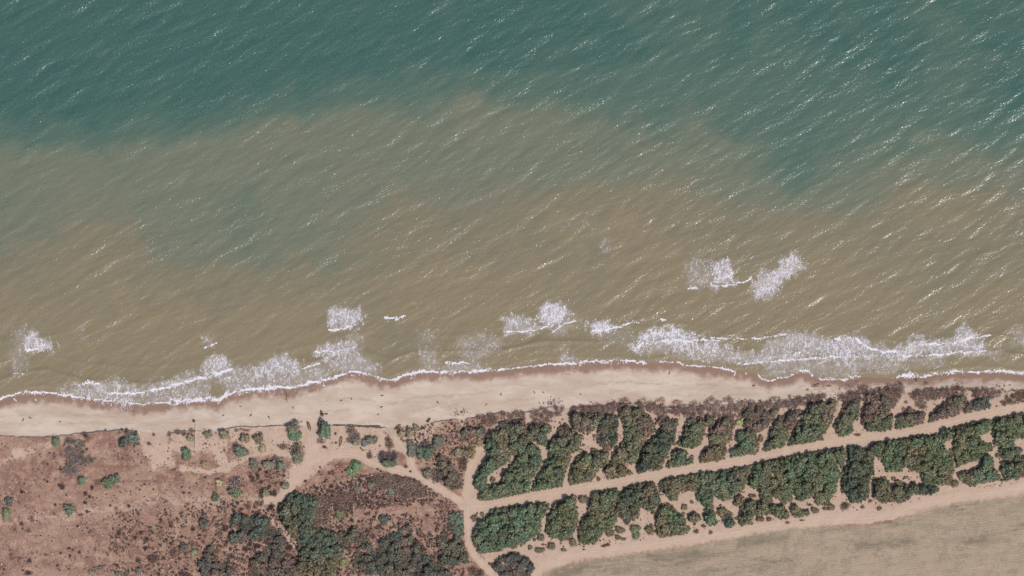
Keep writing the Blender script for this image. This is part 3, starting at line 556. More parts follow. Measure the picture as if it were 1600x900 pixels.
# panel, polygon, kind, tint, phrase
REG = [
 ('A',[(420,270),(660,240),(690,310),(740,280),(930,285),(960,350),(900,400),(910,470),(850,530),(760,440),(780,510),(850,560),(860,650),(810,740),(740,860),(715,1040),(520,1075),(350,1100),(165,1060),(200,980),(130,940),(130,880),(180,750),(290,620),(250,540),(260,430),(340,350)],'green',GREEN2,'the big ringed thicket above junction'),
 ('A',[(470,170),(560,160),(690,170),(690,250),(640,260),(500,250)],'dry',PURP,'the first dry bank above junction'),
 ('A',[(710,170),(820,110),(930,60),(1080,110),(1080,170),(1010,250),(860,280),(740,280)],'dry',PURP,'the dry knoll jutting onto beach'),
 ('A',[(1020,290),(1120,280),(1180,360),(1290,430),(1280,520),(1220,570),(1130,600),(1150,700),(1080,790),(1050,900),(1070,960),(960,1000),(900,1000),(750,1005),(740,900),(780,810),(880,720),(920,600),(900,520),(930,430),(1010,390)],'green',GREEN,'the tall thicket with bright foot'),
 ('A',[(1150,170),(1480,170),(1440,310),(1340,390),(1300,420),(1270,380),(1180,340),(1140,270)],'green',GREEN2,'the coast thicket past the gap'),
 ('A',[(1150,115),(1600,75),(1600,180),(1150,180)],'dry',PURP,'the dry fringe past the gap'),
 ('A',[(1480,170),(1600,170),(1640,200),(1640,400),(1600,560),(1530,560),(1460,520),(1430,470),(1420,350)],'dark',DARK,'the dark thicket behind dry fringe'),
 ('A',[(1190,660),(1290,560),(1350,600),(1420,560),(1530,570),(1540,640),(1500,720),(1420,780),(1400,850),(1290,890),(1240,940),(1150,940),(1120,850),(1130,780)],'green',GREEN,'the trackside thicket below sandy fork'),
 ('C',[(180,110),(400,120),(490,190),(570,240),(580,330),(480,430),(400,520),(370,700),(120,700),(100,600),(190,520),(250,400),(240,300),(180,200)],'green',GREEN,'the long S-shaped coast thicket'),
 ('C',[(0,80),(400,70),(480,100),(400,160),(300,120),(180,160),(0,180)],'dry',PURP,'the dry crest over S-shaped thicket'),
 ('C',[(20,760),(60,690),(240,710),(330,800),(230,830),(200,870),(80,880)],'green',OLIVE,'the olive mound touching the track'),
 ('C',[(0,570),(80,590),(60,700),(0,740)],'green',OLIVE,'the small clump above olive mound'),
 ('C',[(600,220),(800,240),(790,350),(760,480),(700,570),(640,700),(600,790),(540,790),(540,730),(380,810),(360,690),(420,520),(520,430),(610,370)],'green',DARK,'the diagonal thicket with teal heart'),
 ('C',[(400,90),(700,110),(700,220),(590,240),(560,170),(430,120)],'dry',PURP,'the dry tip over diagonal thicket'),
 ('C',[(720,130),(880,150),(890,210),(750,200)],'dry',PURP,'the small dry island on cliff'),
 ('C',[(900,230),(1200,200),(1150,330),(1060,370),(1050,470),(960,530),(870,530),(760,480),(850,430),(870,300)],'green',GREEN,'the middle coast thicket'),
 ('C',[(720,570),(800,540),(880,560),(890,650),(990,580),(940,730),(720,770),(660,740),(680,690),(740,670)],'green',GREEN2,'the low trackside clump at mid-track'),
 ('C',[(890,130),(1100,90),(1600,90),(1600,200),(1200,220),(890,220)],'dry',PURP,'the long dry cliff-top band'),
 ('C',[(1120,350),(1200,250),(1350,200),(1390,260),(1400,350),(1400,450),(1280,480),(1300,560),(1290,660),(1230,680),(1180,690),(1010,710),(1030,600),(1080,540),(1130,560),(1120,430)],'green',OLIVE,'the gappy olive thicket'),
 ('C',[(1410,400),(1480,340),(1600,340),(1640,500),(1620,730),(1550,740),(1530,600),(1360,640),(1340,560),(1410,520)],'green',GREEN2,'the pair of trackside clumps'),
 ('E',[(0,250),(220,240),(260,290),(380,200),(390,260),(300,400),(200,500),(140,500),(0,460)],'dark',srgb(84,82,76),'the greyish coast thicket'),
 ('E',[(0,220),(200,200),(310,140),(380,140),(400,190),(290,260),(0,255)],'dry',PURP,'the dry edge over greyish thicket'),
 ('E',[(340,370),(460,330),(480,290),(600,270),(610,340),(620,420),(500,500),(460,620),(420,690),(210,730),(210,690),(290,560),(280,490)],'green',GREEN,'the narrow thicket with white speck'),
 ('E',[(440,200),(480,120),(640,120),(650,190),(560,260),(460,280)],'dry',PURP,'the dry lump above narrow thicket'),
 ('E',[(620,300),(740,200),(960,180),(970,250),(930,400),(850,500),(840,580),(600,660),(470,670),(480,600),(500,500),(600,440)],'green',GREEN,'the lens-shaped trackside thicket'),
 ('E',[(690,150),(740,100),(950,130),(970,190),(740,220),(660,250)],'dry',PURP,'the dry cap over lens-shaped thicket'),
 ('E',[(940,430),(1030,300),(1060,200),(1250,130),(1250,250),(1220,380),(1140,380),(1140,500),(1040,550),(980,540)],'green',GREEN,'the forked thicket'),
 ('E',[(1050,180),(1200,60),(1260,10),(1320,60),(1320,140),(1250,200),(1100,200)],'dry',PURP,'the dry spur above forked thicket'),
 ('E',[(1260,300),(1300,120),(1500,110),(1590,220),(1500,310),(1570,320),(1570,450),(1530,490),(1300,490),(1240,400)],'green',srgb(72,88,68),'the broad half-dry trackside thicket'),
 ('G',[(0,200),(70,160),(130,110),(230,70),(290,30),(370,100),(370,170),(300,230),(200,330),(80,300)],'dry',PURP,'the dry arm reaching the surf'),
 ('G',[(240,545),(300,400),(420,320),(560,380),(570,480),(480,500),(420,530),(300,550)],'green',GREEN,'the wedge thicket above the track'),
 ('G',[(390,190),(440,120),(530,120),(690,150),(730,220),(600,240),(560,350),(470,300),(480,240)],'dry',PURP,'the ragged dry patch above wedge'),
 ('G',[(590,470),(620,380),(770,270),(880,180),(1000,220),(980,310),(870,420),(720,440),(680,470),(600,490)],'green',GREEN,'the feather-shaped thicket'),
 ('G',[(740,140),(820,120),(960,170),(960,200),(880,200),(760,220)],'dry',PURP,'the dry tip over feather-shaped thicket'),
 ('G',[(970,300),(1100,240),(1130,200),(1240,210),(1260,300),(1200,350),(1080,340),(1020,400),(970,400)],'dark',DARKB,'the dark blue-green clump far right'),
 ('G',[(1040,190),(1080,120),(1150,150),(1130,220)],'dry',BROWN,'the brown tuft over blue-green clump'),
 ('G',[(1190,120),(1290,110),(1360,160),(1350,200),(1260,200)],'dry',PURP,'the dry lens near right margin'),
 ('G',[(1340,330),(1360,240),(1480,160),(1700,110),(1800,200),(1510,320),(1420,340)],'dry',BROWN,'the dry thicket at right margin'),
 # south row
 ('B',[(100,580),(180,430),(340,270),(440,230),(640,220),(720,200),(930,220),(920,290),(870,340),(850,430),(820,520),(640,630),(500,660),(400,700),(200,740),(130,680)],'green',GREEN2,'the oval wood below the junction'),
 ('B',[(880,450),(930,280),(1010,200),(1110,140),(1190,130),(1200,230),(1220,340),(1190,500),(1150,560),(1080,580),(960,570),(890,520)],'green',GREEN,'the upright clump beside oval wood'),
 ('B',[(1340,220),(1370,100),(1430,70),(1640,60),(1680,200),(1600,450),(1560,480),(1480,500),(1440,560),(1390,640),(1250,640),(1210,560),(1210,400),(1320,320)],'green',GREEN,'the slanting southern thicket'),
 ('B',[(280,840),(320,820),(470,740),(560,710),(680,750),(750,850),(760,900),(760,1000),(350,1000),(310,890)],'dark',srgb(72,78,80),'the dark clump by field corner'),
 ('D',[(130,440),(180,260),(330,120),(420,100),(550,120),(610,220),(610,330),(560,390),(520,450),(480,410),(390,400),(400,490),(310,520),(270,560),(220,500),(130,470)],'green',DARK,'the arched thicket over sand hollow'),
 ('D',[(550,480),(620,350),(780,380),(800,450),(860,480),(880,560),(930,600),(900,690),(700,710),(600,720),(570,640),(560,560)],'green',GREEN,'the blocky clump by field edge'),
 ('D',[(600,110),(680,60),(860,60),(960,20),(1230,20),(1230,-5),(1330,0),(1400,-30),(1540,-50),(1530,90),(1500,200),(1410,230),(1400,290),(1300,310),(1150,270),(1150,340),(1170,400),(1060,390),(990,290),(1000,220),(800,220),(780,320),(700,290),(610,220)],'green',GREEN2,'the long trackside hedge mid-south'),
 ('D',[(910,480),(960,420),(1010,450),(1030,510),(970,560),(910,530)],'green',OLIVE,'the lone round bush mid-south'),
 ('D',[(1060,480),(1080,420),(1160,400),(1190,500),(1190,580),(1120,560)],'green',GREEN2,'the hanging tail of long hedge'),
 ('D',[(1200,440),(1240,360),(1310,400),(1360,450),(1370,580),(1290,590),(1260,520)],'dark',DARK,'the crooked clump beside tail'),
 ('D',[(1380,280),(1480,270),(1500,330),(1380,360)],'green',OLIVE,'the small olive bush in gap'),
 ('F',[(440,160),(600,110),(780,70),(860,90),(900,40),(1050,40),(1090,100),(1090,160),(1040,280),(1010,400),(980,520),(920,570),(900,650),(830,665),(780,640),(720,560),(620,610),(560,600),(530,540),(470,600),(380,610),(290,540),(310,600),(300,640),(200,640),(170,580),(170,500),(110,480),(60,440),(130,240),(330,180),(430,180)],'green',GREEN,'the widest southern wood'),
 ('F',[(1090,60),(1130,30),(1190,60),(1280,90),(1380,60),(1370,200),(1380,350),(1340,400),(1320,560),(1270,620),(1130,630),(1090,550),(1040,520),(1030,420),(1050,300),(1100,250)],'green',DARK,'the column wood right of widest'),
 ('F',[(1350,400),(1420,380),(1530,420),(1530,480),(1500,560),(1560,600),(1500,640),(1450,640),(1350,580),(1370,470)],'green',GREEN2,'the low clump below sand bay'),
 ('F',[(10,650),(100,600),(150,640),(300,650),(430,670),(500,760),(470,800),(380,790),(300,740),(240,760),(100,780),(90,860),(0,870),(-40,830),(-20,700)],'green',srgb(78,94,66),'the low field-edge scrub'),
 ('F',[(510,680),(560,640),(620,710),(690,710),(690,760),(560,790),(500,760)],'green',GREEN,'the low bush pair by field'),
 ('H',[(0,270),(110,245),(230,210),(400,180),(480,190),(540,170),(600,210),(770,160),(820,120),(870,160),(850,230),(780,260),(800,370),(870,440),(960,500),(880,560),(850,620),(820,720),(740,730),(570,700),(540,620),(540,580),(410,560),(380,520),(280,590),(170,580),(130,480),(60,410),(0,400)],'green',GREEN,'the large wood over sand bay'),
 ('H',[(860,150),(910,70),(1030,80),(1100,70),(1260,40),(1260,150),(1130,200),(1150,270),(1280,290),(1270,350),(1160,380),(1130,450),(1000,500),(910,520),(860,430),(830,310),(880,280)],'green',srgb(76,96,66),'the lighter wood toward right margin'),
 ('H',[(1140,400),(1210,390),(1270,440),(1280,540),(1340,590),(1350,650),(1180,700),(1010,710),(930,680),(930,600),(970,570),(1060,570),(1160,500)],'green',GREEN2,'the horn-shaped field-edge wood'),
 ('H',[(1280,50),(1340,20),(1680,-60),(1850,-90),(1850,150),(1600,230),(1500,250),(1480,330),(1490,450),(1350,450),(1300,420),(1370,330),(1290,290),(1270,140)],'green',srgb(76,96,68),'the trackside wood at right margin'),
 ('H',[(1350,480),(1480,470),(1500,430),(1700,400),(1850,380),(1850,520),(1600,590),(1480,670),(1350,680),(1350,580)],'green',GREEN2,'the lowest wood at right margin'),
 ('H',[(20,820),(40,680),(100,660),(200,700),(190,780),(220,800),(240,740),(360,720),(520,720),(740,740),(640,810),(440,810),(380,870),(300,900),(100,890)],'green',DARK,'the ragged clump under sand bay'),
 # west scrub
 ('I',[(670,230),(860,250),(890,300),(880,420),(1020,430),(1000,480),(920,530),(830,520),(860,560),(790,620),(740,650),(680,630),(620,590),(680,500),(670,400)],'dry',srgb(92,88,94),'the grey thicket far left'),
 ('I',[(1240,160),(1430,150),(1460,200),(1440,300),(1350,320),(1260,320)],'dark',srgb(80,88,88),'the dark square clump on cliff'),
 ('L',[(880,250),(1000,260),(1060,290),(1150,240),(1270,290),(1290,400),(1230,500),(1090,540),(950,560),(870,560),(860,400)],'dark',DARKB,'the dark wood left of footpath'),
 ('L',[(560,640),(680,600),(720,690),(740,760),(920,770),(900,850),(880,930),(600,930),(540,820)],'dark',srgb(80,84,84),'the grey wood at bottom'),
 ('L',[(1260,420),(1400,420),(1450,520),(1420,640),(1500,720),(1580,720),(1560,930),(1080,930),(1060,750),(1200,640),(1300,560)],'dark',srgb(78,80,80),'the mixed wood below footpath'),
 ('N',[(20,130),(100,50),(200,30),(300,50),(420,60),(450,130),(420,230),(380,380),(560,440),(640,580),(720,600),(700,680),(660,740),(640,850),(560,930),(330,930),(220,850),(240,680),(230,500),(150,460),(70,340),(40,240)],'green',srgb(68,90,78),'the big west wood below bend'),
 ('N',[(430,60),(800,20),(840,120),(760,200),(600,220),(560,400),(400,370),(430,230)],'dry',PURP,'the dry patch beside west wood'),
 ('N',[(500,440),(700,450),(850,380),(880,480),(1060,500),(1080,560),(1000,620),(850,560),(740,590),(660,560)],'dark',srgb(78,84,76),'the dusky wood right of west wood'),
 ('N',[(800,720),(860,600),(1060,540),(1170,470),(1260,450),(1360,370),(1430,400),(1420,470),(1480,560),(1560,620),(1600,700),(1700,780),(1850,860),(1850,930),(1400,930),(1100,900),(900,860),(800,800)],'dark',srgb(72,82,78),'the dusky wood at bottom centre'),
 ('P',[(540,240),(640,230),(700,290),(700,440),(660,520),(600,470),(540,380)],'round',srgb(70,96,82),'the smooth hedge beside south track'),
 ('P',[(420,480),(480,450),(560,480),(640,500),(720,600),(750,760),(650,780),(440,790),(440,640)],'dark',srgb(74,86,74),'the thicket beside south track'),
 ('M',[(900,660),(1000,640),(1130,690),(1320,720),(1420,800),(1400,900),(1300,930),(1150,920),(1000,850),(850,760)],'dry',srgb(104,86,82),'the dry scrub below left track'),
 ('O',[(1000,430),(1080,270),(1250,260),(1380,300),(1360,420),(1240,420),(1100,440),(1000,530)],'dark',srgb(86,98,88),'the grey-green patch left of ringed'),
 ('O',[(640,700),(720,720),(760,760),(820,800),(980,1020),(1010,1240),(850,1250),(760,1200),(700,1000),(620,960)],'dark',srgb(88,84,76),'the brushy wedge above junction'),
 ('O',[(1320,160),(1560,110),(1560,180),(1480,260),(1320,260)],'dry',PURP,'the dry shelf left of ringed'),
]
ORI['Z'] = (0, 0)
def strip(x0, x1, up, dn):
    xs = list(range(x0, x1, 12))+[x1]; T_ = [(x*20/3, (float(pinterp(SCARP, x))-up)*20/3) for x in xs]; B_ = [(x*20/3, (float(pinterp(SCARP, x))+dn)*20/3) for x in xs]
    return T_+B_[::-1]
REG += [('Z', strip(895, 1010, 3, 9), 'dry', PURP, 'the cliff edge past the gap'), ('Z', strip(1012, 1095, 4, 9), 'dry', PURP, 'the cliff edge at mid-belt'), ('Z', strip(1180, 1290, 5, 9), 'dry', PURP, 'the cliff edge right of mid-belt'),
 ('Z', strip(1310, 1410, 7, 11), 'dry', srgb(96,76,76), 'the cliff edge by narrow beach'), ('Z', strip(1425, 1550, 4, 12), 'dry', srgb(98,76,74), 'the cliff edge near right margin'), ('Z', strip(1565, 1630, 2, 10), 'dry', BROWN, 'the cliff edge at right margin'),
 ('Z', strip(745, 792, 2, 10), 'dry', PURP, 'the cliff edge before the grove'), ('Z', strip(1100, 1180, 6, 8), 'dry', srgb(118,98,96), 'the pale brush above long band')]
HOLES = [PP('A',[(265,830),(360,755),(510,668),(505,608),(600,608),(550,700),(450,790),(430,890),(390,915),(265,925)]), PP('E',[(1380,750),(1440,760),(1480,860),(1440,1000),(1370,960),(1360,860)]),
         PP('F',[(600,340),(630,350),(615,380),(590,380)]), PP('H',[(780,250),(830,250),(830,380),(800,380)])]
# single bushes: x, y, rx(, ry) in panel px, kind, tint
def sb(k, rows, kind, tint):
    s = 10.0 if k == 'O' else 20/3; ox, oy = ORI[k]
    return [(ox+r[0]/s, oy+r[1]/s, r[2]/s, (r[3] if len(r) > 3 else r[2])/s, kind, tint) for r in rows]
GR = []
GR += sb('I',[(850,670,48),(1130,690,75,70),(1190,655,65,55),(585,270,50,60)],'round',srgb(68,96,76)) + sb('J',[(725,210,62),],'round',srgb(76,98,78)) + sb('J',[(70,250,50,72)],'round',srgb(92,118,82))
GR += sb('I',[(1390,240,62)],'round',srgb(72,96,86)) + sb('J',[(95,120,45,55)],'dark',srgb(74,78,84))
GR += sb('K',[(410,400,52,85)],'round',srgb(74,106,72)) + sb('K',[(595,500,38,42),(1205,340,48),(450,230,45)],'round',srgb(118,112,88))
GR += sb('K',[(635,190,50,45),(805,195,55,58),(1025,235,60,52),(1160,230,56,62)],'round',srgb(98,94,76)) + sb('K',[(985,370,88,62)],'round',srgb(76,104,88))
GR += sb('K',[(925,320,48,50),(1340,460,48)],'dry',srgb(88,78,80)) + sb('K',[(1115,500,58,62),(1265,510,72,62)],'round',srgb(88,96,84)) + sb('K',[(1390,520,48,55)],'round',srgb(78,104,88))
GR += sb('K',[(1415,320,48,38),(235,190,30),(320,170,38,28),(385,185,32),(465,155,28),(70,195,20),(20,290,25)],'dry',srgb(98,84,74))
GR += sb('K',[(1520,130,80,60)],'dark',srgb(96,92,80)) + sb('K',[(1540,200,80,70)],'round',srgb(66,108,78)) + sb('K',[(1560,350,75,95)],'dry',srgb(102,90,78)) + sb('K',[(1570,440,62,75)],'round',srgb(86,94,78))
GR += sb('K',[(925,700,90,85)],'dry',srgb(100,86,92)) + sb('K',[(920,800,85,50),(710,850,48,50)],'dark',srgb(76,92,66)) + sb('K',[(750,700,42,50)],'round',srgb(128,128,92))
GR += sb('K',[(1240,800,42,48),(1440,730,45,50)],'round',srgb(100,98,84)) + sb('K',[(1320,810,50,40),(1190,790,25,45),(1190,840,25)],'dry',srgb(74,58,60))
GR += sb('M',[(350,150,50,55)],'dark',srgb(88,82,74)) + sb('M',[(395,230,70,90)],'round',srgb(72,104,80)) + sb('M',[(650,220,50,50),(710,280,60,60),(650,320,45,45)],'dry',srgb(96,86,86)) + sb('M',[(870,320,68,58),(800,340,42,40),(720,340,50,40)],'round',srgb(96,98,86))
GR += sb('M',[(1060,370,45,50),(1040,310,30,40),(1160,210,30,50),(850,480,32,45)],'dry',srgb(96,76,64)) + sb('M',[(1180,250,42),(1270,240,50,55),(1340,190,42,40)],'round',srgb(112,104,80))
GR += sb('M',[(1290,380,55,70),(1290,450,45,60)],'round',srgb(78,88,86)) + sb('M',[(1430,360,55,60)],'dry',srgb(84,72,74)) + sb('M',[(1380,450,50,70),(1460,450,70,85)],'dark',srgb(72,92,74))
GR += sb('M',[(980,480,50,60),(1050,480,40,60),(1110,480,35,60)],'dry',srgb(76,68,80)) + sb('M',[(1050,560,85,58)],'round',srgb(84,96,74)) + sb('M',[(720,590,58,55),(660,640,60,58),(690,560,40)],'round',srgb(70,110,66))
GR += sb('M',[(540,600,48,42),(460,665,45,35),(345,330,48,30)],'dry',srgb(120,90,80)) + sb('M',[(1570,320,58,70),(1550,370,45,50)],'round',srgb(78,88,84)) + sb('M',[(1450,670,60,60)],'round',srgb(88,88,78))
GR += sb('M',[(1570,510,30,40),(860,785,48,40),(725,825,38)],'round',srgb(84,94,72)) + sb('M',[(1075,855,40,45)],'round',srgb(84,118,108)) + sb('M',[(1560,700,60,80)],'dry',srgb(88,74,78))
GR += sb('O',[(960,680,75,80),(1290,510,60,80)],'round',srgb(104,106,74)) + sb('O',[(1150,680,95,85),(1190,560,60,50)],'dark',srgb(100,96,70))
GR += sb('N',[(1130,310,52,60)],'dark',srgb(64,80,80)) + sb('N',[(710,765,52,42)],'round',srgb(100,114,62)) + sb('N',[(680,255,60,55)],'round',srgb(96,104,70)) + sb('N',[(1130,560,55,50)],'round',srgb(66,92,92)) + sb('N',[(150,610,32,28),(1480,560,45)],'dry',srgb(66,44,46))
GR += sb('L',[(590,350,50),(600,270,32),(380,600,55,45)],'dark',srgb(84,84,82)) + sb('L',[(490,650,38)],'round',srgb(92,112,80)) + sb('L',[(1290,185,38,42),(1145,585,30),(1480,610,35,30),(1285,605,28)],'dry',srgb(58,44,48)) + sb('L',[(280,650,45),(70,720,55,50),(400,890,75,35),(810,400,38)],'dry',srgb(90,64,66))
GR += sb('P',[(800,850,55),(860,880,60),(570,400,50,60)],'dry',srgb(88,66,64)) + sb('P',[(0,500,60)],'dark',DARK)
GR += sb('B',[(1275,170,50,55),(840,570,42,40),(720,670,26,30),(820,700,60,32),(950,660,45,42),(1070,695,38,18),(1170,620,48,45),(140,360,38,42),(225,325,28),(765,590,20),(1555,520,50,45),(330,690,90,35),(550,660,45,25)],'round',srgb(88,80,60))
GR += sb('D',[(85,650,48,42),(195,620,62,38),(170,695,38,30),(225,715,32,22),(940,330,22),(865,385,38,36),(500,615,48,58),(850,450,22),(1320,560,45,35)],'round',srgb(84,80,58)) + sb('D',[(350,610,65,45),(360,680,45,50)],'round',srgb(80,94,62)) + sb('D',[(1570,265,50,20),(20,790,30,15),(1060,580,25,20),(990,635,30),(1135,645,25),(1410,500,28,22),(60,770,25,15),(145,525,28,22),(270,540,35)],'dry',srgb(96,64,54))
GR += sb('F',[(190,810,50,28),(275,808,32,26),(760,715,48,34),(870,700,40,22),(925,685,42,40),(1425,695,28),(500,600,35),(100,565,40,25),(430,630,40,40),(1570,385,28,22),(1480,380,20)],'round',srgb(86,74,58)) + sb('F',[(1068,672,58,48)],'dry',srgb(84,64,48)) + sb('F',[(470,845,28,18),(1250,680,25),(1330,620,30,22),(620,820,30,12)],'dry',srgb(110,72,62)) + sb('F',[(700,660,35,12),(-90,850,25)],'dry',srgb(100,78,62))
GR += sb('H',[(875,705,48,44),(295,700,45,38),(370,640,28,20),(240,650,24,22),(445,690,28,18),(155,645,20),(650,770,70,38)],'round',srgb(88,78,60)) + sb('H',[(1535,365,52,45),(1550,480,60,60)],'round',srgb(64,84,70)) + sb('H',[(1580,610,50,40)],'dry',srgb(104,60,66))
GR += sb('A',[(330,862,32),(1435,855,25),(1380,555,38,26),(525,710,26,18),(1395,410,26,22),(1030,270,14),(1240,620,30)],'round',srgb(88,80,58)) + sb('A',[(15,690,45,55),(35,745,30),(240,250,40,45),(325,230,40,50)],'dry',srgb(96,68,66)) + sb('A',[(570,640,20,30),(40,580,60,40)],'round',srgb(84,84,62))
GR += sb('C',[(685,632,22,20),(1078,393,22,14),(865,330,28,32),(815,480,38,28),(1200,640,40)],'round',srgb(84,76,60)) + sb('C',[(1440,262,42,40)],'round',srgb(112,132,62)) + sb('C',[(210,700,110,35),(780,60,60,30),(620,40,60,30),(1140,30,50,30),(1320,30,55,30),(960,70,50,28),(240,40,60,30)],'dry',srgb(142,118,112))
GR += sb('E',[(190,570,32,40),(270,520,15)],'round',srgb(96,76,66)) + sb('E',[(1200,530,40,20),(370,500,0.1)],'dry',srgb(112,74,64)) + sb('E',[(780,270,85,70)],'round',srgb(78,104,82)) + sb('E',[(760,20,50,20),(900,20,30,12),(680,60,16),(120,20,20,8)],'dry',srgb(130,100,96)) + sb('E',[(1480,400,95,75)],'round',srgb(70,106,76))
GR += sb('G',[(370,255,22,22),(350,330,30,24),(480,25,18),(580,60,28,20),(900,100,45,18),(640,130,30)],'dry',srgb(118,94,80))
GR = [g for g in GR if g[2] > .5]
DK = srgb(70,52,52); MD = srgb(104,80,72)
SM = sb('I',[(630,555,17),(465,665,13),(495,685,16),(255,710,12),(230,790,25),(650,740,38),(690,820,12),(960,745,26),(890,810,26),(935,840,20),(890,200,30),(1455,765,12),(1505,710,15),(1250,790,12),(500,500,14),(905,345,16),(1405,370,11),(1440,400,8),(885,265,12),(615,715,18),(1270,140,16),(1100,145,14),(1415,160,16)],'dry',DK)
SM += sb('I',[(1020,700,45),(1230,740,15),(1425,755,15),(455,490,25),(570,410,24,34),(1475,485,15),(315,885,12),(1210,860,12),(580,660,18),(920,240,30,40),(1110,815,15),(345,555,14)],'dry',srgb(124,98,90))
SM += sb('J',[(575,160,18),(225,355,24),(235,410,12),(810,380,22,14),(910,400,13),(1240,455,26,34),(720,610,18),(760,628,14),(730,688,18),(830,655,20),(310,740,28),(600,790,17),(300,870,45,28),(240,840,20,12),(45,830,14),(885,135,22),(910,230,20),(1345,170,22),(1470,450,26),(1410,500,24),(1530,520,32),(1510,610,24),(1440,740,30),(1580,720,48),(1220,785,17),(1150,165,14),(635,660,17)],'dry',DK)
SM += sb('J',[(565,255,18),(160,420,22),(300,430,30,22),(940,445,28,20),(1165,500,15),(385,655,16),(480,680,30,18),(625,840,15),(840,265,40,18),(335,290,22),(340,325,28,18),(200,290,20),(1215,200,25),(1260,245,22),(1370,540,24),(1210,580,25),(1295,610,18),(1440,610,20,28),(1125,680,15),(1550,400,20,12),(110,630,22,10),(120,680,38,18),(130,725,28),(210,720,22),(1520,155,14,8)],'dry',srgb(120,90,80))
SM += sb('J',[(1050,815,32),(1000,825,26),(950,860,28),(1230,880,32),(1320,880,30),(1445,850,36,45)],'dark',srgb(98,96,94))
SM += sb('K',[(605,640,17),(515,700,12),(360,740,12),(380,800,18),(440,800,14),(65,765,12),(1080,630,30),(1100,670,28),(1150,620,26),(1175,555,22),(1245,585,25),(1190,690,22),(1270,740,28),(1430,620,18),(485,50,18),(1070,590,16),(860,660,16),(1340,700,15)],'dry',DK)
SM += sb('K',[(1390,700,24,15),(1280,700,20,10),(1160,710,22),(200,890,20),(1060,600,24),(610,290,16),(930,150,24),(980,140,30,14),(1040,150,40,14)],'dry',srgb(122,92,82))
SM += sb('L',[(145,315,20),(575,220,18),(250,385,16),(480,410,28),(545,475,26,16),(585,430,16),(250,560,22),(370,560,22,14),(590,545,18),(360,490,20),(200,520,20),(340,720,20),(235,825,12),(405,830,22,12),(120,880,25),(940,140,22),(980,205,25,18),(895,215,20),(830,550,24),(880,700,22,34),(800,410,28),(1030,620,35),(1070,570,28),(870,620,20),(1110,740,30),(1155,230,14),(340,870,15)],'dry',DK)
SM += sb('L',[(165,475,16),(440,510,20),(185,130,20),(425,150,30,16),(110,270,15),(720,380,28,18),(735,640,30),(400,675,15),(60,455,30,10),(640,650,30),(700,580,28,12),(520,560,15),(1060,180,30),(1150,160,40,20),(1200,130,25)],'dry',srgb(114,84,76))
SM += sb('M',[(335,600,14),(320,650,13),(180,745,16),(1225,595,13,18),(1275,645,15),(305,820,24),(380,385,24,16),(495,250,17),(500,345,14),(350,45,20,26),(400,45,14,8),(140,125,8),(300,240,8,14),(1470,100,16),(1455,120,18),(420,850,28),(935,620,16),(965,640,14),(1050,680,24),(1130,690,20),(505,810,12),(430,660,17),(565,650,12),(785,785,16)],'dry',DK)
SM += sb('M',[(345,680,20,8),(670,735,8),(420,570,10),(1160,160,20,10)],'dry',MD) + sb('N',[(1410,155,17),(1415,275,14),(1580,270,16),(1450,100,18),(1575,105,14),(1200,390,14),(1285,360,24),(1210,400,14),(1100,280,24),(1060,150,20),(940,130,18),(860,140,16),(990,180,18),(800,320,22),(870,330,20),(850,385,14),(960,430,22),(750,150,24),(800,240,24),(830,100,24),(930,50,20),(1135,90,20),(1020,490,26),(730,600,16),(780,600,16),(1090,380,12)],'dry',DK)
SM += sb('P',[(310,115,11),(320,270,20,12),(260,320,11),(500,320,12),(475,125,18),(155,350,10),(340,465,24,14),(345,530,18),(250,490,14),(780,750,8),(110,820,8)],'dry',DK) + sb('O',[(850,170,14),(855,220,20),(1020,190,24),(1105,220,24),(1190,180,16),(940,420,22),(870,450,18),(1075,600,28,40),(740,735,10),(795,760,10),(1030,800,30),(620,760,24,40),(690,770,45),(700,800,14),(990,860,14),(900,860,16),(1070,850,26),(140,885,15),(1020,40,12),(515,140,14),(480,180,18)],'dry',DK)
SM += sb('B',[(1500,650,38,16),(1540,640,20),(1280,690,20,8),(855,640,20,12),(110,870,0.1),(630,650,16),(1120,575,22)],'dry',srgb(104,66,56))
BE_DEBRIS = [(36,656),(47,653),(303,657.5),(533,626),(549,623),(597,618),(596,636),(684,629),(420,652),(458,637),(760,632),(591,648),(835,613),(849,613),(907,616),(923,628),(911,633),(1046,583),(783,616),(258,643),(94,659),(349,649),(376,635),(392,649),(1178,602),(1278,600),(722,644),(1262,609)]

GAPS = [([(1178,712),(1172,735),(1165,765)],3),([(1310,728),(1318,740),(1310,755),(1313,768),(1304,785)],3.6),([(1362,745),(1362,778)],3),([(824,640),(824,668)],4.5),([(832,690),(848,705),(850,725),(840,742),(835,750)],3.6),
 ([(885,636),(878,660),(865,675),(858,688)],5),([(918,670),(905,705),(893,715),(890,735),(882,752)],3.8),([(972,670),(968,690),(955,705),(952,722)],2.8),([(1020,650),(1028,672),(1010,688),(1000,705),(993,730)],3.2),
 ([(1065,650),(1062,680),(1048,705),(1040,727)],3.8),([(1105,670),(1100,690),(1088,710),(1087,728)],4.5),([(1150,665),(1145,690),(1135,712)],2.8),([(1218,645),(1200,670),(1190,690),(1187,712)],3.8),([(1252,645),(1240,672),(1230,692)],3),
 ([(1312,628),(1305,655),(1298,672),(1290,690)],4.5),([(1347,620),(1345,640),(1340,668)],3.2),([(1400,635),(1398,655),(1395,672)],3.8),([(1455,640),(1448,655),(1445,670)],3.8),([(862,780),(858,800),(847,815),(848,838)],3),
 ([(905,785),(908,805),(903,830),(900,848)],3.6),([(1022,752),(1032,768),(1045,782),(1058,795)],3.4),([(1022,800),(1024,825)],2.6),([(1486,688),(1490,715),(1493,738)],2.4),([(1549,688),(1562,712),(1560,735),(1566,748)],3.2),([(968,760),(962,790),(958,805)],1.6)]
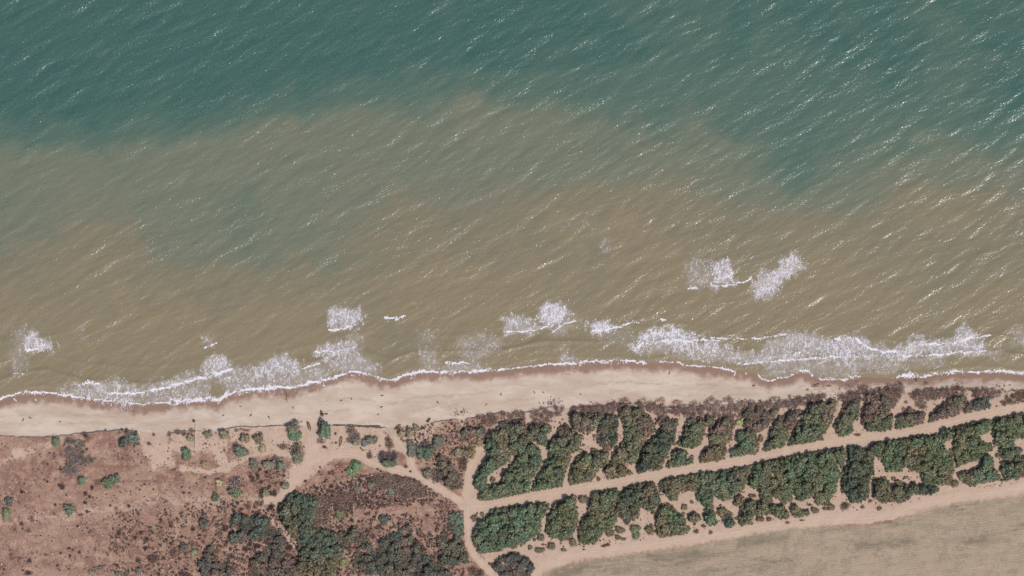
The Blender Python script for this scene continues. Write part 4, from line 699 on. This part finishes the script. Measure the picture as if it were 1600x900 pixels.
placed = []           # dict(x,y,rx,ry,kind,tint,phrase/region, h)
def fill_region(panel, poly, kind, tint0, phrase):
    kind0 = kind
    poly = PP(panel, poly); p_ = np.array(poly); lo, hi = p_.min(0), p_.max(0)
    area = (hi-lo).prod(); n = int(area*1.2)+40
    q = RNG.random((n, 2))*(hi-lo)+lo; sd_ = sdist(poly, q[:, 0], q[:, 1])
    sd_ = sd_+(fbm(q[:, 0]/7, q[:, 1]/7, 3, 19)-.5)*7
    ok = sd_ > .3
    for h in HOLES: ok &= ~inside(h, q[:, 0], q[:, 1])
    q, sd_ = q[ok], sd_[ok]
    for h in HOLES: sd_ = np.minimum(sd_, 1.5*fbm(q[:, 0]/5, q[:, 1]/5, 2, 29)+polydist(h+[h[0]], q[:, 0], q[:, 1]))
    mx = {'green': 9.6, 'dark': 8.0, 'dry': 6.6, 'round': 8}[kind]
    r = np.clip(sd_*1.0+1.6, 2.8, mx)*(.58+.55*RNG.random(len(q))); r = np.minimum(r, sd_+2.2)
    td = np.full(len(q), 1e3)
    for nm_, pts_, hw_, st_ in TRACKS:
        if st_ >= .8: td = np.minimum(td, polydist(pts_, q[:, 0], q[:, 1])-hw_*.95)
    for pts_, hw_ in GAPS: td = np.minimum(td, polydist(pts_, q[:, 0], q[:, 1])-hw_*.55+1.6+(fbm(q[:, 0]/5, q[:, 1]/5, 3, 23)-.5)*7)
    kk = td > 2.2; q, sd_, r, td = q[kk], sd_[kk], r[kk], td[kk]; r = np.minimum(r, np.maximum(td*.95, 2.2))
    order = np.argsort(-r+RNG.random(len(r))*1.5); acc = []
    fac = {'green': .60, 'dark': .62, 'dry': .66, 'round': .6}[kind]
    for i in order:
        x, y, ri = q[i, 0], q[i, 1], r[i]
        if all((x-a[0])**2+(y-a[1])**2 > (fac*(ri+a[2]))**2 for a in acc): acc.append((x, y, ri))
    cx, cy = p_.mean(0)
    for x, y, ri in acc:
        kind = kind0
        if kind0 == 'dark' and RNG.random() < .42: kind = 'dry' if RNG.random() < .6 else 'green'
        if kind0 == 'dry' and RNG.random() < .14: continue
        if kind0 == 'dark' and p_[:, 0].mean() < 720 and RNG.random() < .07: continue
        tint = tint0; g_ = float(fbm(np.array(x/30), np.array(y/30), 3, 88)); e_ = 1-min(1, (ri-2.6)/4)
        mixw = max(0, min(.85, (g_-.44)*3.0+.55*e_+(RNG.random()-.5)*.3)) if kind in ('green', 'dark') else max(0, (g_-.55)*1.5)
        sea_ = max(0, 1-(y-float(scarp_px(np.array(x))))/58)
        tgt = PURP if (sea_ > .25 or kind == 'dark') else OLIVE
        mixw = min(.9, mixw+.55*sea_*(kind == 'green'))
        tint = tuple(a_*(1-mixw)+b_*mixw for a_, b_ in zip(tint0, tgt))
        placed.append(dict(x=x, y=y, rx=ri, ry=ri, kind=kind, tint=tint, phrase=phrase, poly=poly, cat='tree' if kind in ('green', 'dark') else 'shrub'))
for r_ in REG: fill_region(*r_)
PUR_RE = placed
print('region plants', len(placed), {k: sum(p['kind'] == k for p in placed) for k in CR})
NWORD = ['', 'second ', 'third ', 'fourth ', 'fifth ', 'sixth ', 'seventh ', 'eighth ', 'ninth ', 'tenth ', 'eleventh ', 'twelfth ', 'thirteenth ', 'fourteenth ', 'fifteenth ', 'sixteenth ', 'seventeenth ', 'eighteenth ', 'nineteenth ', 'twentieth ']
def tone(t):
    l = t[0]*.3+t[1]*.6+t[2]*.1; return l
def crown_obj(x, y, rx, ry, kind, tint, name, hfac=1.0, parts=True):
    wx, wy = float(X(x)), float(Y(y)); z = float(height(wx, wy)); R = (rx+ry)/2*PX
    tint = leafcol(tint)
    v = random.randrange(7); H = R*hfac
    j = 1+(random.random()-.5)*.34; hue = (random.random()-.5)*.16
    col = (tint[0]*j*(1+hue), tint[1]*j, tint[2]*j*(1-hue*.6), 1)
    if parts:
        root = bpy.data.objects.new(name, None); C.objects.link(root); root.location = (wx, wy, z); root.empty_display_size = .5
        tr = bpy.data.objects.new('trunk', TM[v % 4]); C.objects.link(tr); tr.parent = root; tr.location = (0, 0, .3*H*0+.15); tr.scale = (R, R, H+.4)
        cr = bpy.data.objects.new('crown', CM[kind][v]); C.objects.link(cr); cr.parent = root
        cr.location = (0, 0, .25+.25*H)
    else:
        root = cr = bpy.data.objects.new(name, CM[kind][v]); C.objects.link(cr); cr.location = (wx, wy, z)
    cr.rotation_euler = (0, 0, 0 if rx != ry else random.random()*6.28); k = 1.06
    cr.scale = (rx*PX*k, ry*PX*k, H*1.15); cr.color = col
    return root, col
stuff = {'tree': [], 'shrub': []}
for cat, nm in (('tree', 'tree'), ('shrub', 'shrub')):
    L = sorted([p for p in placed if p['cat'] == cat and -3 < p['x'] < 1603 and p['y'] < 903], key=lambda p: -p['rx'])
    lim = 298 if cat == 'tree' else 200
    ind, rest = L[:lim], L[lim:]+[p for p in placed if p['cat'] == cat and not (-3 < p['x'] < 1603 and p['y'] < 903)]
    stuff[cat] = rest
    buckets = {}
    for p in ind:
        P_ = np.array(p['poly']); lo, hi = P_.min(0), P_.max(0); u = (p['x']-lo[0])/(hi[0]-lo[0])-.5; v = (p['y']-lo[1])/(hi[1]-lo[1])-.5
        d = float(polydist(p['poly']+[p['poly'][0]], p['x'], p['y']))
        if d > 9 and abs(u) < .3 and abs(v) < .3: pos = 'in the middle of'
        elif abs(v) >= abs(u): pos = 'on the seaward side of' if v < 0 else 'on the inland side of'
        else: pos = 'at the left end of' if u < 0 else 'at the right end of'
        name = {'green': 'leafy_tree', 'dark': 'leafy_tree', 'dry': 'dry_shrub', 'round': 'round_shrub'}[p['kind']]
        hf = {'green': .95, 'dark': .8, 'dry': .55, 'round': .6}[p['kind']]
        root, col = crown_obj(p['x'], p['y'], p['rx'], p['ry'], p['kind'], p['tint'], name, hf*(.9+.25*random.random()), parts=(cat == 'tree'))
        noun = {'green': 'green tree', 'dark': 'dusky tree', 'dry': 'dry shrub', 'round': 'smooth shrub'}[p['kind']]
        root['category'] = cat; root['group'] = {'green': 'leafy trees of the planted belt', 'dark': 'dusky grey-green trees', 'dry': 'dry purplish cliff-top shrubs', 'round': 'rounded green shrubs'}[p['kind']]
        buckets.setdefault((noun, pos, p['phrase']), []).append((p['x'], root))
    for (noun, pos, ph), lst in buckets.items():
        lst.sort(key=lambda t: t[0])
        for i, (x, o) in enumerate(lst):
            s = '' if len(lst) == 1 else ('leftmost ' if i == 0 else NWORD[min(i, 19)]+'from left, ')
            if len(lst) == 1: o['label'] = f'{noun} {pos} {ph}'
            elif i == 0: o['label'] = f'leftmost {noun} {pos} {ph}'
            elif i == len(lst)-1: o['label'] = f'rightmost {noun} {pos} {ph}'
            else: o['label'] = f'{noun}, {NWORD[min(i,19)].strip()} from left {pos.replace("on the","").replace("at the","").replace("in the","").strip()} {ph}'.replace('  ', ' ')
# single bushes, each named from its nearest landmark
MARKS = [((172,751),'the large oval green shrub'),((127,751),'the small round green shrub'),((108,796),'the lone round green shrub'),((120,710),'the grey thicket far left'),((204,686),'the dark square clump on cliff'),((291,710),'the tall bright green bush'),((10,803),'the pale green bush at left margin'),
 ((378,706),'the teal and purple bush'),((369,758),'the purple domed bush'),((458,678),'the bright green cliff-top bush'),((482,666),'the boat on the beach ramp'),((532,688),'the boat among the shrubs'),((554,730),'the bright green bush at track bend'),((568,695),'the blue tarpaulin'),
 ((608,718),'the dark bush between the tracks'),((665,703),'the big dark bush right of tracks'),((711,797),'the track junction'),((712,815),'the smooth hedge beside south track'),((765,740),'the big ringed thicket'),((790,825),'the oval wood below the junction'),((800,885),'the dark clump by field corner'),((877,815),'the upright clump beside oval wood'),
 ((918,700),'the sandy fork'),((945,832),'the slanting southern thicket'),((1050,825),'the blocky clump by field edge'),((1085,800),'the lone round bush mid-south'),((1156,661),'the lime green bush'),((1235,800),'the low field-edge scrub'),((1320,790),'the brown round bush by field'),((1380,730),'the sand bay'),((1480,755),'the horn-shaped field-edge wood'),((1535,640),'the dark blue-green clump far right'),((1590,705),'the right margin of the belt'),
 ((306,680),'the thin pale wall'),((600,812),'the teal-tipped bush in bare soil'),((470,800),'the big west wood below bend'),((330,860),'the grey wood at bottom'),((420,820),'the dark wood left of footpath'),((560,780),'the dry scrub below left track'),((45,875),'the dark pair at bottom left'),((230,790),'the open bare ground'),((560,665),'the timber wall'),((1320,605),'the dry arm reaching the surf'),((1000,630),'the dry crest over S-shaped thicket')]
def cname(t, kind):
    r, g, b_ = t[:3]; l = tone(t)
    if g > r*1.12: return 'bright green' if g > .13 else 'dark green'
    if kind in ('round',): return 'olive' if g > .085 else 'brownish'
    return 'dark' if l < .06 else ('purplish' if b_ > r*.75 else 'brown')
def dirword(dx, dy):
    if abs(dx) > 2.2*abs(dy): return 'right of' if dx > 0 else 'left of'
    if abs(dy) > 2.2*abs(dx): return 'below' if dy > 0 else 'above'
    return ('below right of' if dx > 0 else 'below left of') if dy > 0 else ('above right of' if dx > 0 else 'above left of')
bk = {}
small_stuff = []
allb = [(*g, 'G') for g in GR]+[(*g, 'S') for g in SM if g[2] > .5]
for x, y, rx, ry, kind, tint, cl in allb:
    if rx < 3 and cl == 'S' and len(bk) < 0: small_stuff.append((x, y, rx, tint)); continue
    name = 'round_shrub' if kind == 'round' else ('dark_shrub' if kind == 'dark' else ('dry_shrub' if rx > 3.5 else 'dry_tuft'))
    root, col = crown_obj(x, y, max(rx, 1.4)*1.12, max(ry, 1.4)*1.12, kind, tint, name, (.5 if kind == 'round' else .6)*(.9+.2*random.random()), parts=(cl == 'G' and kind == 'round' and rx > 6))
    root['category'] = 'shrub' if rx > 3.5 else 'tuft'
    root['group'] = {'round': 'rounded green shrubs', 'dark': 'dark scrub bushes', 'dry': 'dry scrub bushes and tufts'}[kind]
    ds = sorted((math.hypot(x-mx_, y-my_), i) for i, ((mx_, my_), _) in enumerate(MARKS)); d, i = ds[0]
    if d < 3.5: d, i = ds[1]
    (mx_, my_), mk = MARKS[i]
    size = 'tiny' if rx < 2.6 else ('small' if rx < 5 else ('mid-sized' if rx < 8 else 'large'))
    key = (f"{size} {cname(tint, kind)} {'bush' if rx > 3.5 else 'tuft'}", dirword(x-mx_, y-my_), mk); bk.setdefault(key, []).append((d, root))
for (a_, d_, mk), lst in bk.items():
    lst.sort(key=lambda t: t[0])
    for i, (d, o) in enumerate(lst):
        o['label'] = f'{a_} {d_} {mk}' if len(lst) == 1 else (f'nearest {a_} {d_} {mk}' if i == 0 else f'{NWORD[min(i,19)].strip()} nearest {a_} {d_} {mk}')

def merged(name, items, label, loz=False):
    Vs = []; Fs = []; Ts = []; Sh = []; Ti = []; off = 0
    for x, y, R, kind, tint, hf in items:
        src = CRL[kind] if R < 4.2 else CR[kind]
        tint = leafcol(tint)
        V_, F_, T_, S_ = src[random.randrange(len(src))]
        wx, wy = float(X(x)), float(Y(y)); z = float(height(wx, wy)); a = random.random()*6.28
        c, s = math.cos(a), math.sin(a); r = R*PX*1.06
        v = np.stack([(V_[:, 0]*c-V_[:, 1]*s)*r+wx, (V_[:, 0]*s+V_[:, 1]*c)*r+wy, V_[:, 2]*R*PX*hf+z+hf*.2*R*PX], -1)
        Vs.append(v); Fs.append(F_+off); Ts.append(T_+off if len(T_) else np.zeros((0, 3), int)); off += len(v)
        j = 1+(random.random()-.5)*.34; hue = (random.random()-.5)*.16
        Sh.append(S_); Ti.append(np.tile([tint[0]*j*(1+hue), tint[1]*j, tint[2]*j*(1-hue*.6)], (len(v), 1)))
    me = mesh_np(name, np.concatenate(Vs), [np.concatenate(Fs), np.concatenate(Ts)])
    attr_float(me, 'leafshade', np.concatenate(Sh)); attr_color(me, 'tint', np.concatenate(Ti))
    link(name, me, m_leaf_s, kind='stuff', label=label)
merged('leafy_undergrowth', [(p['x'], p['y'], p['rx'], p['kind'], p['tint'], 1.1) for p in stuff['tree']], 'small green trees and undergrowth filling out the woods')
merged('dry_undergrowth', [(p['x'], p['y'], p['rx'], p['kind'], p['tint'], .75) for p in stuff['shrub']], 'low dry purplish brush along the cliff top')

# uncountable small tussocks and dead growth
def tussock_mesh(name, P, R, tint, label, nblade=9):
    n = len(P); wx, wy = X(P[:, 0]), Y(P[:, 1]); z = height(wx, wy)
    c = np.stack([wx, wy, z], -1)
    m = nblade; cc = np.repeat(c, m, 0); rr = np.repeat(R*PX, m)
    d = RNG.normal(size=(n*m, 3)); d[:, 2] = np.abs(d[:, 2]); d /= np.linalg.norm(d, axis=1, keepdims=True)
    pos = cc+d*rr[:, None]*(.35+.6*RNG.random((n*m, 1)))*[1, 1, .8]
    nr = d+RNG.normal(size=(n*m, 3))*.6; nr /= np.linalg.norm(nr, axis=1, keepdims=True)
    v, f = leaf_quads(pos, nr, rr*(.35+.3*RNG.random(n*m)), RNG)
    me = mesh_np(name, v, f); attr_float(me, 'leafshade', np.repeat(.6+.8*RNG.random(n*m), 4))
    attr_color(me, 'tint', np.repeat(np.repeat(tint, m, 0), 4, 0)); link(name, me, m_leaf_s, kind='stuff', label=label)
def scatter(poly, n, rlo, rhi, thr=.5, seed=0, sc=22):
    p_ = np.array(poly, float); lo, hi = p_.min(0), p_.max(0); q = RNG.random((n, 2))*(hi-lo)+lo
    k = inside(poly, q[:, 0], q[:, 1]) & (fbm(q[:, 0]/sc, q[:, 1]/sc, 4, seed) > thr-.12*RNG.random(len(q)))
    for nm, pts, hw, st in TRACKS: k &= polydist(pts, q[:, 0], q[:, 1]) > hw+1.5
    q = q[k]; return q, rlo+(rhi-rlo)*RNG.random(len(q))**2.2
Zs = [([(0,690),(480,690),(440,900),(0,900)],2400,.6,1.8,.48,40),([(180,800),(360,785),(360,900),(160,900)],1700,.9,2.8,.45,41),
      ([(340,780),(430,785),(520,745),(640,735),(700,770),(725,800),(725,900),(330,900)],7500,.9,3.1,.40,42),([(560,740),(650,745),(672,765),(640,790),(500,800),(520,765)],1500,1.0,3.0,.40,43),
      ([(600,668),(760,655),(760,700),(735,730),(728,765),(690,760),(640,700)],1900,.8,2.8,.43,44),([(470,690),(620,668),(600,730),(520,700)],260,.7,1.8,.5,45),
      ([(300,670),(470,668),(470,760),(380,765),(300,720)],420,.7,1.8,.48,46),([(395,715),(450,720),(440,760),(390,745)],260,1,2.4,.40,47),
      ([(780,880),(900,855),(1150,822),(1300,808),(1300,800),(1150,805),(1000,835),(840,855)],900,.8,2.2,.45,48),([(1300,800),(1600,762),(1600,750),(1480,768),(1400,790)],260,.7,1.8,.5,49),
      ([(742,700),(800,650),(1600,600),(1600,760),(1100,840),(830,860),(740,860)],3200,.7,2.3,.50,50)]
P_, R_, T_ = [], [], []
for z_ in Zs:
    q, r = scatter(z_[0], z_[1], z_[2], z_[3], z_[4], z_[5]); P_.append(q); R_.append(r)
    base = np.array([srgb(84,60,58), srgb(112,80,76), srgb(90,86,84), srgb(72,74,64), srgb(88,98,80), srgb(124,92,88)])
    T_.append(base[RNG.choice(6, len(q), p=[.28, .24, .16, .14, .08, .10])])
P_, R_, T_ = np.concatenate(P_), np.concatenate(R_), np.concatenate(T_)
print('tussocks', len(P_)); tussock_mesh('dry_tussocks', P_, R_, T_, 'countless small dark tussocks dotting the dry ground', 10)
# washed-up brush on the beach side of the cliff (pale, sparse)
pb = [(x, float(scarp_px(np.array(x)))-dy) for x, dy in [(930,3),(955,4),(1005,5),(1030,6),(1060,7),(1110,7),(1135,7),(1165,5),(855,7),(865,9),(870,6),(1280,13),(1310,9),(1325,16),(1330,10),(1340,14),(1350,12),(1375,8),(1390,9),(715,8),(722,10),(1500,9),(1560,6)]]
q = np.array([(x+RNG.normal()*5, y+RNG.normal()*3) for x, y in pb for _ in range(26)])
tussock_mesh('dead_brush', q, .6+1.0*RNG.random(len(q)), np.tile(srgb(146,120,114), (len(q), 1)), 'thin dead brush spilling from the cliff onto the sand', 7)
q, r = scatter([(0,600),(1600,560),(1600,612),(1300,622),(800,645),(300,672),(0,680)], 900, .35, .9, .56, 60, 12)
q = q[(q[:, 1] > water_px(q[:, 0])+9) & (q[:, 1] < scarp_px(q[:, 0]))]
tussock_mesh('beach_wrack', q, .35+.5*RNG.random(len(q)), np.tile(srgb(140,118,104), (len(q), 1)), 'scattered flecks of seaweed wrack on the pale sand', 4)
# pale stones and litter
m_stone, nt_, b = new_mat('pale_stone'); b.inputs['Base Color'].default_value = (.62, .57, .52, 1)
zs = [([(0,690),(480,690),(440,900),(0,900)],500),([(200,668),(720,650),(640,720),(240,730)],750),([(340,780),(720,760),(725,900),(330,900)],350),([(742,655),(1600,600),(1600,760),(830,860)],90),([(0,640),(700,600),(720,640),(0,676)],160)]
q = np.concatenate([scatter(a, n, .3, 1, .45, 70+i, 14)[0] for i, (a, n) in enumerate(zs)]); n = len(q)
wx, wy = X(q[:, 0]), Y(q[:, 1]); z = height(wx, wy); r = .09+.22*RNG.random(n)**3
dirs = np.array([(1, 0, 0), (.3, .95, 0), (-.8, .6, 0), (-.8, -.6, 0), (.3, -.95, 0), (0, 0, .9)])
V_ = (np.stack([wx, wy, z], -1)[:, None, :]+dirs[None]*r[:, None, None]*(.7+.6*RNG.random((n, 6, 1)))).reshape(-1, 3)
F_ = np.concatenate([np.stack([np.arange(n)*6+i, np.arange(n)*6+(i+1) % 5, np.arange(n)*6+5], -1) for i in range(5)])
link('pale_stones', mesh_np('pale_stones', V_, F_), m_stone, kind='stuff', label='small pale stones and litter strewn over the ground')

# ------------------------------------------------------------------ man-made things and driftwood
def mat_simple(name, c, rough=.8, bump=0):
    m, nt_, b = new_mat(name); N = NT(nt_); n = N.noise(N.pos(0, (1, 1, 1)), 4, 4, .6)
    N.L(N.mix(n, tuple(x*.7 for x in c), tuple(min(1, x*1.25) for x in c)), b.inputs['Base Color']); b.inputs['Roughness'].default_value = rough
    return m
m_hull = mat_simple('weathered_boat_wood', srgb(82,60,54)); m_hull2 = mat_simple('boat_interior', srgb(126,104,92)); m_wood = mat_simple('grey_timber', srgb(118,98,86)); m_dark = mat_simple('dark_driftwood', srgb(84,66,56))
m_blue = mat_simple('blue_tarpaulin', srgb(52,76,150), .5); m_conc = mat_simple('pale_concrete', srgb(214,204,192)); m_ochre = mat_simple('ochre_planks', srgb(126,92,60))
def place(x, y): wx, wy = float(X(x)), float(Y(y)); return (wx, wy, float(height(wx, wy)))
def boat(x, y, L, W, ang, label, mat):
    root = bpy.data.objects.new('rowing_boat', None); C.objects.link(root); root.location = place(x, y); root.rotation_euler = (math.radians(4), 0, ang)
    root['label'] = label; root['category'] = 'boat'; root['group'] = 'boats pulled up behind the beach'
    ns, nc = 13, 9; V = []
    for i in range(ns):
        t = i/(ns-1)*2-1; wd = W/2*(1-abs(t)**2.6)**.8*(1 if t < 0 else 1) + .02; sheer = .62+.22*t*t; keel = .02+.25*abs(t)**4
        for j in range(nc):
            a = -1+2*j/(nc-1); V.append((wd*math.sin(a*math.pi/2), t*L/2, keel+(sheer-keel)*(1-math.cos(a*math.pi/2))**.8))
    F = [(i*nc+j, i*nc+j+1, (i+1)*nc+j+1, (i+1)*nc+j) for i in range(ns-1) for j in range(nc-1)]
    me = mesh_np('hull', np.array(V), np.array(F), True); o = link('hull', me, mat, root)
    md = o.modifiers.new('thickness', 'SOLIDIFY'); md.thickness = .05
    for sgn, nm in ((1, 'gunwale'), (-1, 'gunwale')):
        pts = [V[i*nc+(nc-1 if sgn > 0 else 0)] for i in range(ns)]
        v, f = join([tube(a, b_, .045, .045, 5) for a, b_ in zip(pts[:-1], pts[1:])]); link(nm, mesh_np(nm, v, f), m_dark, root)
    for ty in (-.28, .02, .3):
        hw = W/2*(1-abs(ty*2)**2.6)**.8; z = .42; y0 = ty*L
        V2 = np.array([(-hw, y0-.12, z), (hw, y0-.12, z), (hw, y0+.12, z), (-hw, y0+.12, z), (-hw, y0-.12, z+.04), (hw, y0-.12, z+.04), (hw, y0+.12, z+.04), (-hw, y0+.12, z+.04)])
        link('thwart', mesh_np('thwart', V2, np.array([(0, 3, 2, 1), (4, 5, 6, 7), (0, 1, 5, 4), (1, 2, 6, 5), (2, 3, 7, 6), (3, 0, 4, 7)])), m_hull2, root)
    V3 = np.array([(-.25*W, -.36*L, .2), (.25*W, -.36*L, .2), (.32*W, 0, .14), (.25*W, .36*L, .2), (-.25*W, .36*L, .2), (-.32*W, 0, .14)])
    link('floor_boards', mesh_np('floor_boards', V3, np.array([(0, 1, 2, 3, 4, 5)])), m_hull2, root)
boat(483, 666, 5.2, 1.5, math.radians(14), 'dark wooden rowing boat on the sandy ramp down to the beach', m_hull)
boat(532.5, 689, 5.4, 1.35, math.radians(-12), 'narrow open brown boat lying between the shrubs right of the ramp', m_hull2)
# blue tarpaulin draped over a low pile
xs = np.linspace(-1, 1, 9); G = np.array([(a*1.5*(1+.12*math.sin(5*b_)), b_*.9*(1+.15*math.cos(4*a)), .75*max(0, (1-a*a))**.5*max(0, (1-b_*b_))**.6+.05*math.sin(7*a+3*b_)+.03) for a in xs for b_ in xs])
Fg = np.array([(i*9+j, (i+1)*9+j, (i+1)*9+j+1, i*9+j+1) for i in range(8) for j in range(8)])
o = link('tarpaulin', mesh_np('tarpaulin', G, Fg, True), m_blue, label='bright blue tarpaulin over a low heap beside a grey-green shrub', cat='tarpaulin', loc=place(568, 695)); o.rotation_euler = (0, 0, -.1)
def box(cx, cy, cz, sx, sy, sz, a=0):
    c, s = math.cos(a), math.sin(a); P = [(x*sx/2, y*sy/2, z*sz) for z in (0, 1) for x, y in ((-1, -1), (1, -1), (1, 1), (-1, 1))]
    V = np.array([(cx+x*c-y*s, cy+x*s+y*c, cz+z) for x, y, z in P]); return V, np.array([(0, 3, 2, 1), (4, 5, 6, 7), (0, 1, 5, 4), (1, 2, 6, 5), (2, 3, 7, 6), (3, 0, 4, 7)])
def timber_wall(x0, y0, x1, y1, label, n):
    p0 = place(x0, y0); root = bpy.data.objects.new('timber_wall', None); C.objects.link(root); root.location = p0
    root['label'] = label; root['category'] = 'wall'; root['group'] = 'timber retaining walls above the beach'
    dx, dy = (x1-x0)*PX, -(y1-y0)*PX; L = math.hypot(dx, dy); a = math.atan2(dy, dx)
    for i in range(n):
        t = (i+.5)/n; j = random.random()
        v, f = box(dx*t, dy*t+(j-.5)*.15, -.5, L/n*.94, .28, 1.15+.35*j, a); link('plank', mesh_np('plank', v, f), m_wood, root)
    for i in range(n//3+1):
        t = i/(n//3); v, f = box(dx*t-.15*math.sin(a), dy*t-.33, -.5, .22, .22, 1.8, a); link('post', mesh_np('post', v, f), m_dark, root)
timber_wall(522, 664, 539.5, 664.4, 'grey timber wall section left of the three along the cliff top', 9)
timber_wall(544, 664.3, 560, 664.6, 'short grey timber wall section in the middle of the three', 8)
timber_wall(561.5, 666.8, 596, 667.4, 'longest grey timber wall section at the foot of the bank', 16)
# thin pale boundary wall
root = bpy.data.objects.new('boundary_wall', None); C.objects.link(root); root.location = place(305.7, 682); root['label'] = 'thin pale straight boundary wall running inland from the beach edge'; root['category'] = 'wall'
for i in range(12):
    y = 664+i*3.1; z = place(305.7, y)[2]-root.location.z
    v, f = box(0, -(y+1.5-682)*PX, z-.3, .26, 1.05, 1.1); link('wall_panel', mesh_np('wall_panel', v, f), m_conc, root)
# ochre planks heap and driftwood
def log(x, y, L, r, ang, label, name='driftwood_log', mat=None, branches=2):
    pr = []; pts = [(0, 0, r)]; 
    for i in range(4): pts.append((pts[-1][0]+L/4, random.uniform(-.08, .08)*L/2, r+random.random()*.12))
    for a_, b_ in zip(pts[:-1], pts[1:]): pr.append(tube(a_, b_, r, r*.85, 6))
    for k in range(branches):
        s = pts[1+k]; e = (s[0]+random.uniform(-.3, .5)*L*.5, s[1]+random.choice((-1, 1))*L*.28, s[2]+.15); pr.append(tube(s, e, r*.6, r*.25, 5))
    v, f = join(pr); v = v-[L/2, 0, 0]
    o = link(name, mesh_np(name, v, f), mat or m_dark, label=label, cat='driftwood', group='driftwood on the beach', loc=place(x, y)); o.rotation_euler = (0, 0, ang)
log(447.3, 620, 7.6, .16, math.radians(96), 'long dark driftwood log at the water edge above the ramp', branches=2)
log(503, 646, 3.6, .3, math.radians(-70), 'dark forked driftwood tangle on the sand right of the ramp', branches=3)
log(508, 646.5, 3.0, .14, math.radians(4), 'thin driftwood pole beside the forked tangle', branches=1)
log(566, 702, 2.8, .28, math.radians(-38), 'ochre broken plank heap below the blue tarpaulin', 'plank_heap', m_ochre, 2)
log(505.5, 692, 2.6, .14, math.radians(8), 'thin grey pole lying beside the dry scrub right of the ramp', 'fallen_pole', m_wood, 1)
log(508, 700, 3.0, .2, math.radians(0), 'short brown log at the scrub edge right of the ramp', branches=1)
bp_ = sorted(BE_DEBRIS)
near_txt = lambda x: 'far left' if x < 150 else 'left' if x < 400 else 'left of centre' if x < 620 else 'middle' if x < 860 else 'right of centre' if x < 1150 else 'far right'
bb = {}
for x, y in bp_: bb.setdefault(near_txt(x), []).append((x, y))
for t, lst in bb.items():
    for i, (x, y) in enumerate(lst):
        w_ = 'leftmost' if i == 0 else ('rightmost' if i == len(lst)-1 else NWORD[i].strip()+' from left')
        log(x, y, random.uniform(.9, 1.9), random.uniform(.12, .24), random.random()*3.1, f'{w_}, small dark driftwood piece on the {t} stretch of sand', 'driftwood', m_dark, 3)
print('objects', len(S.objects))
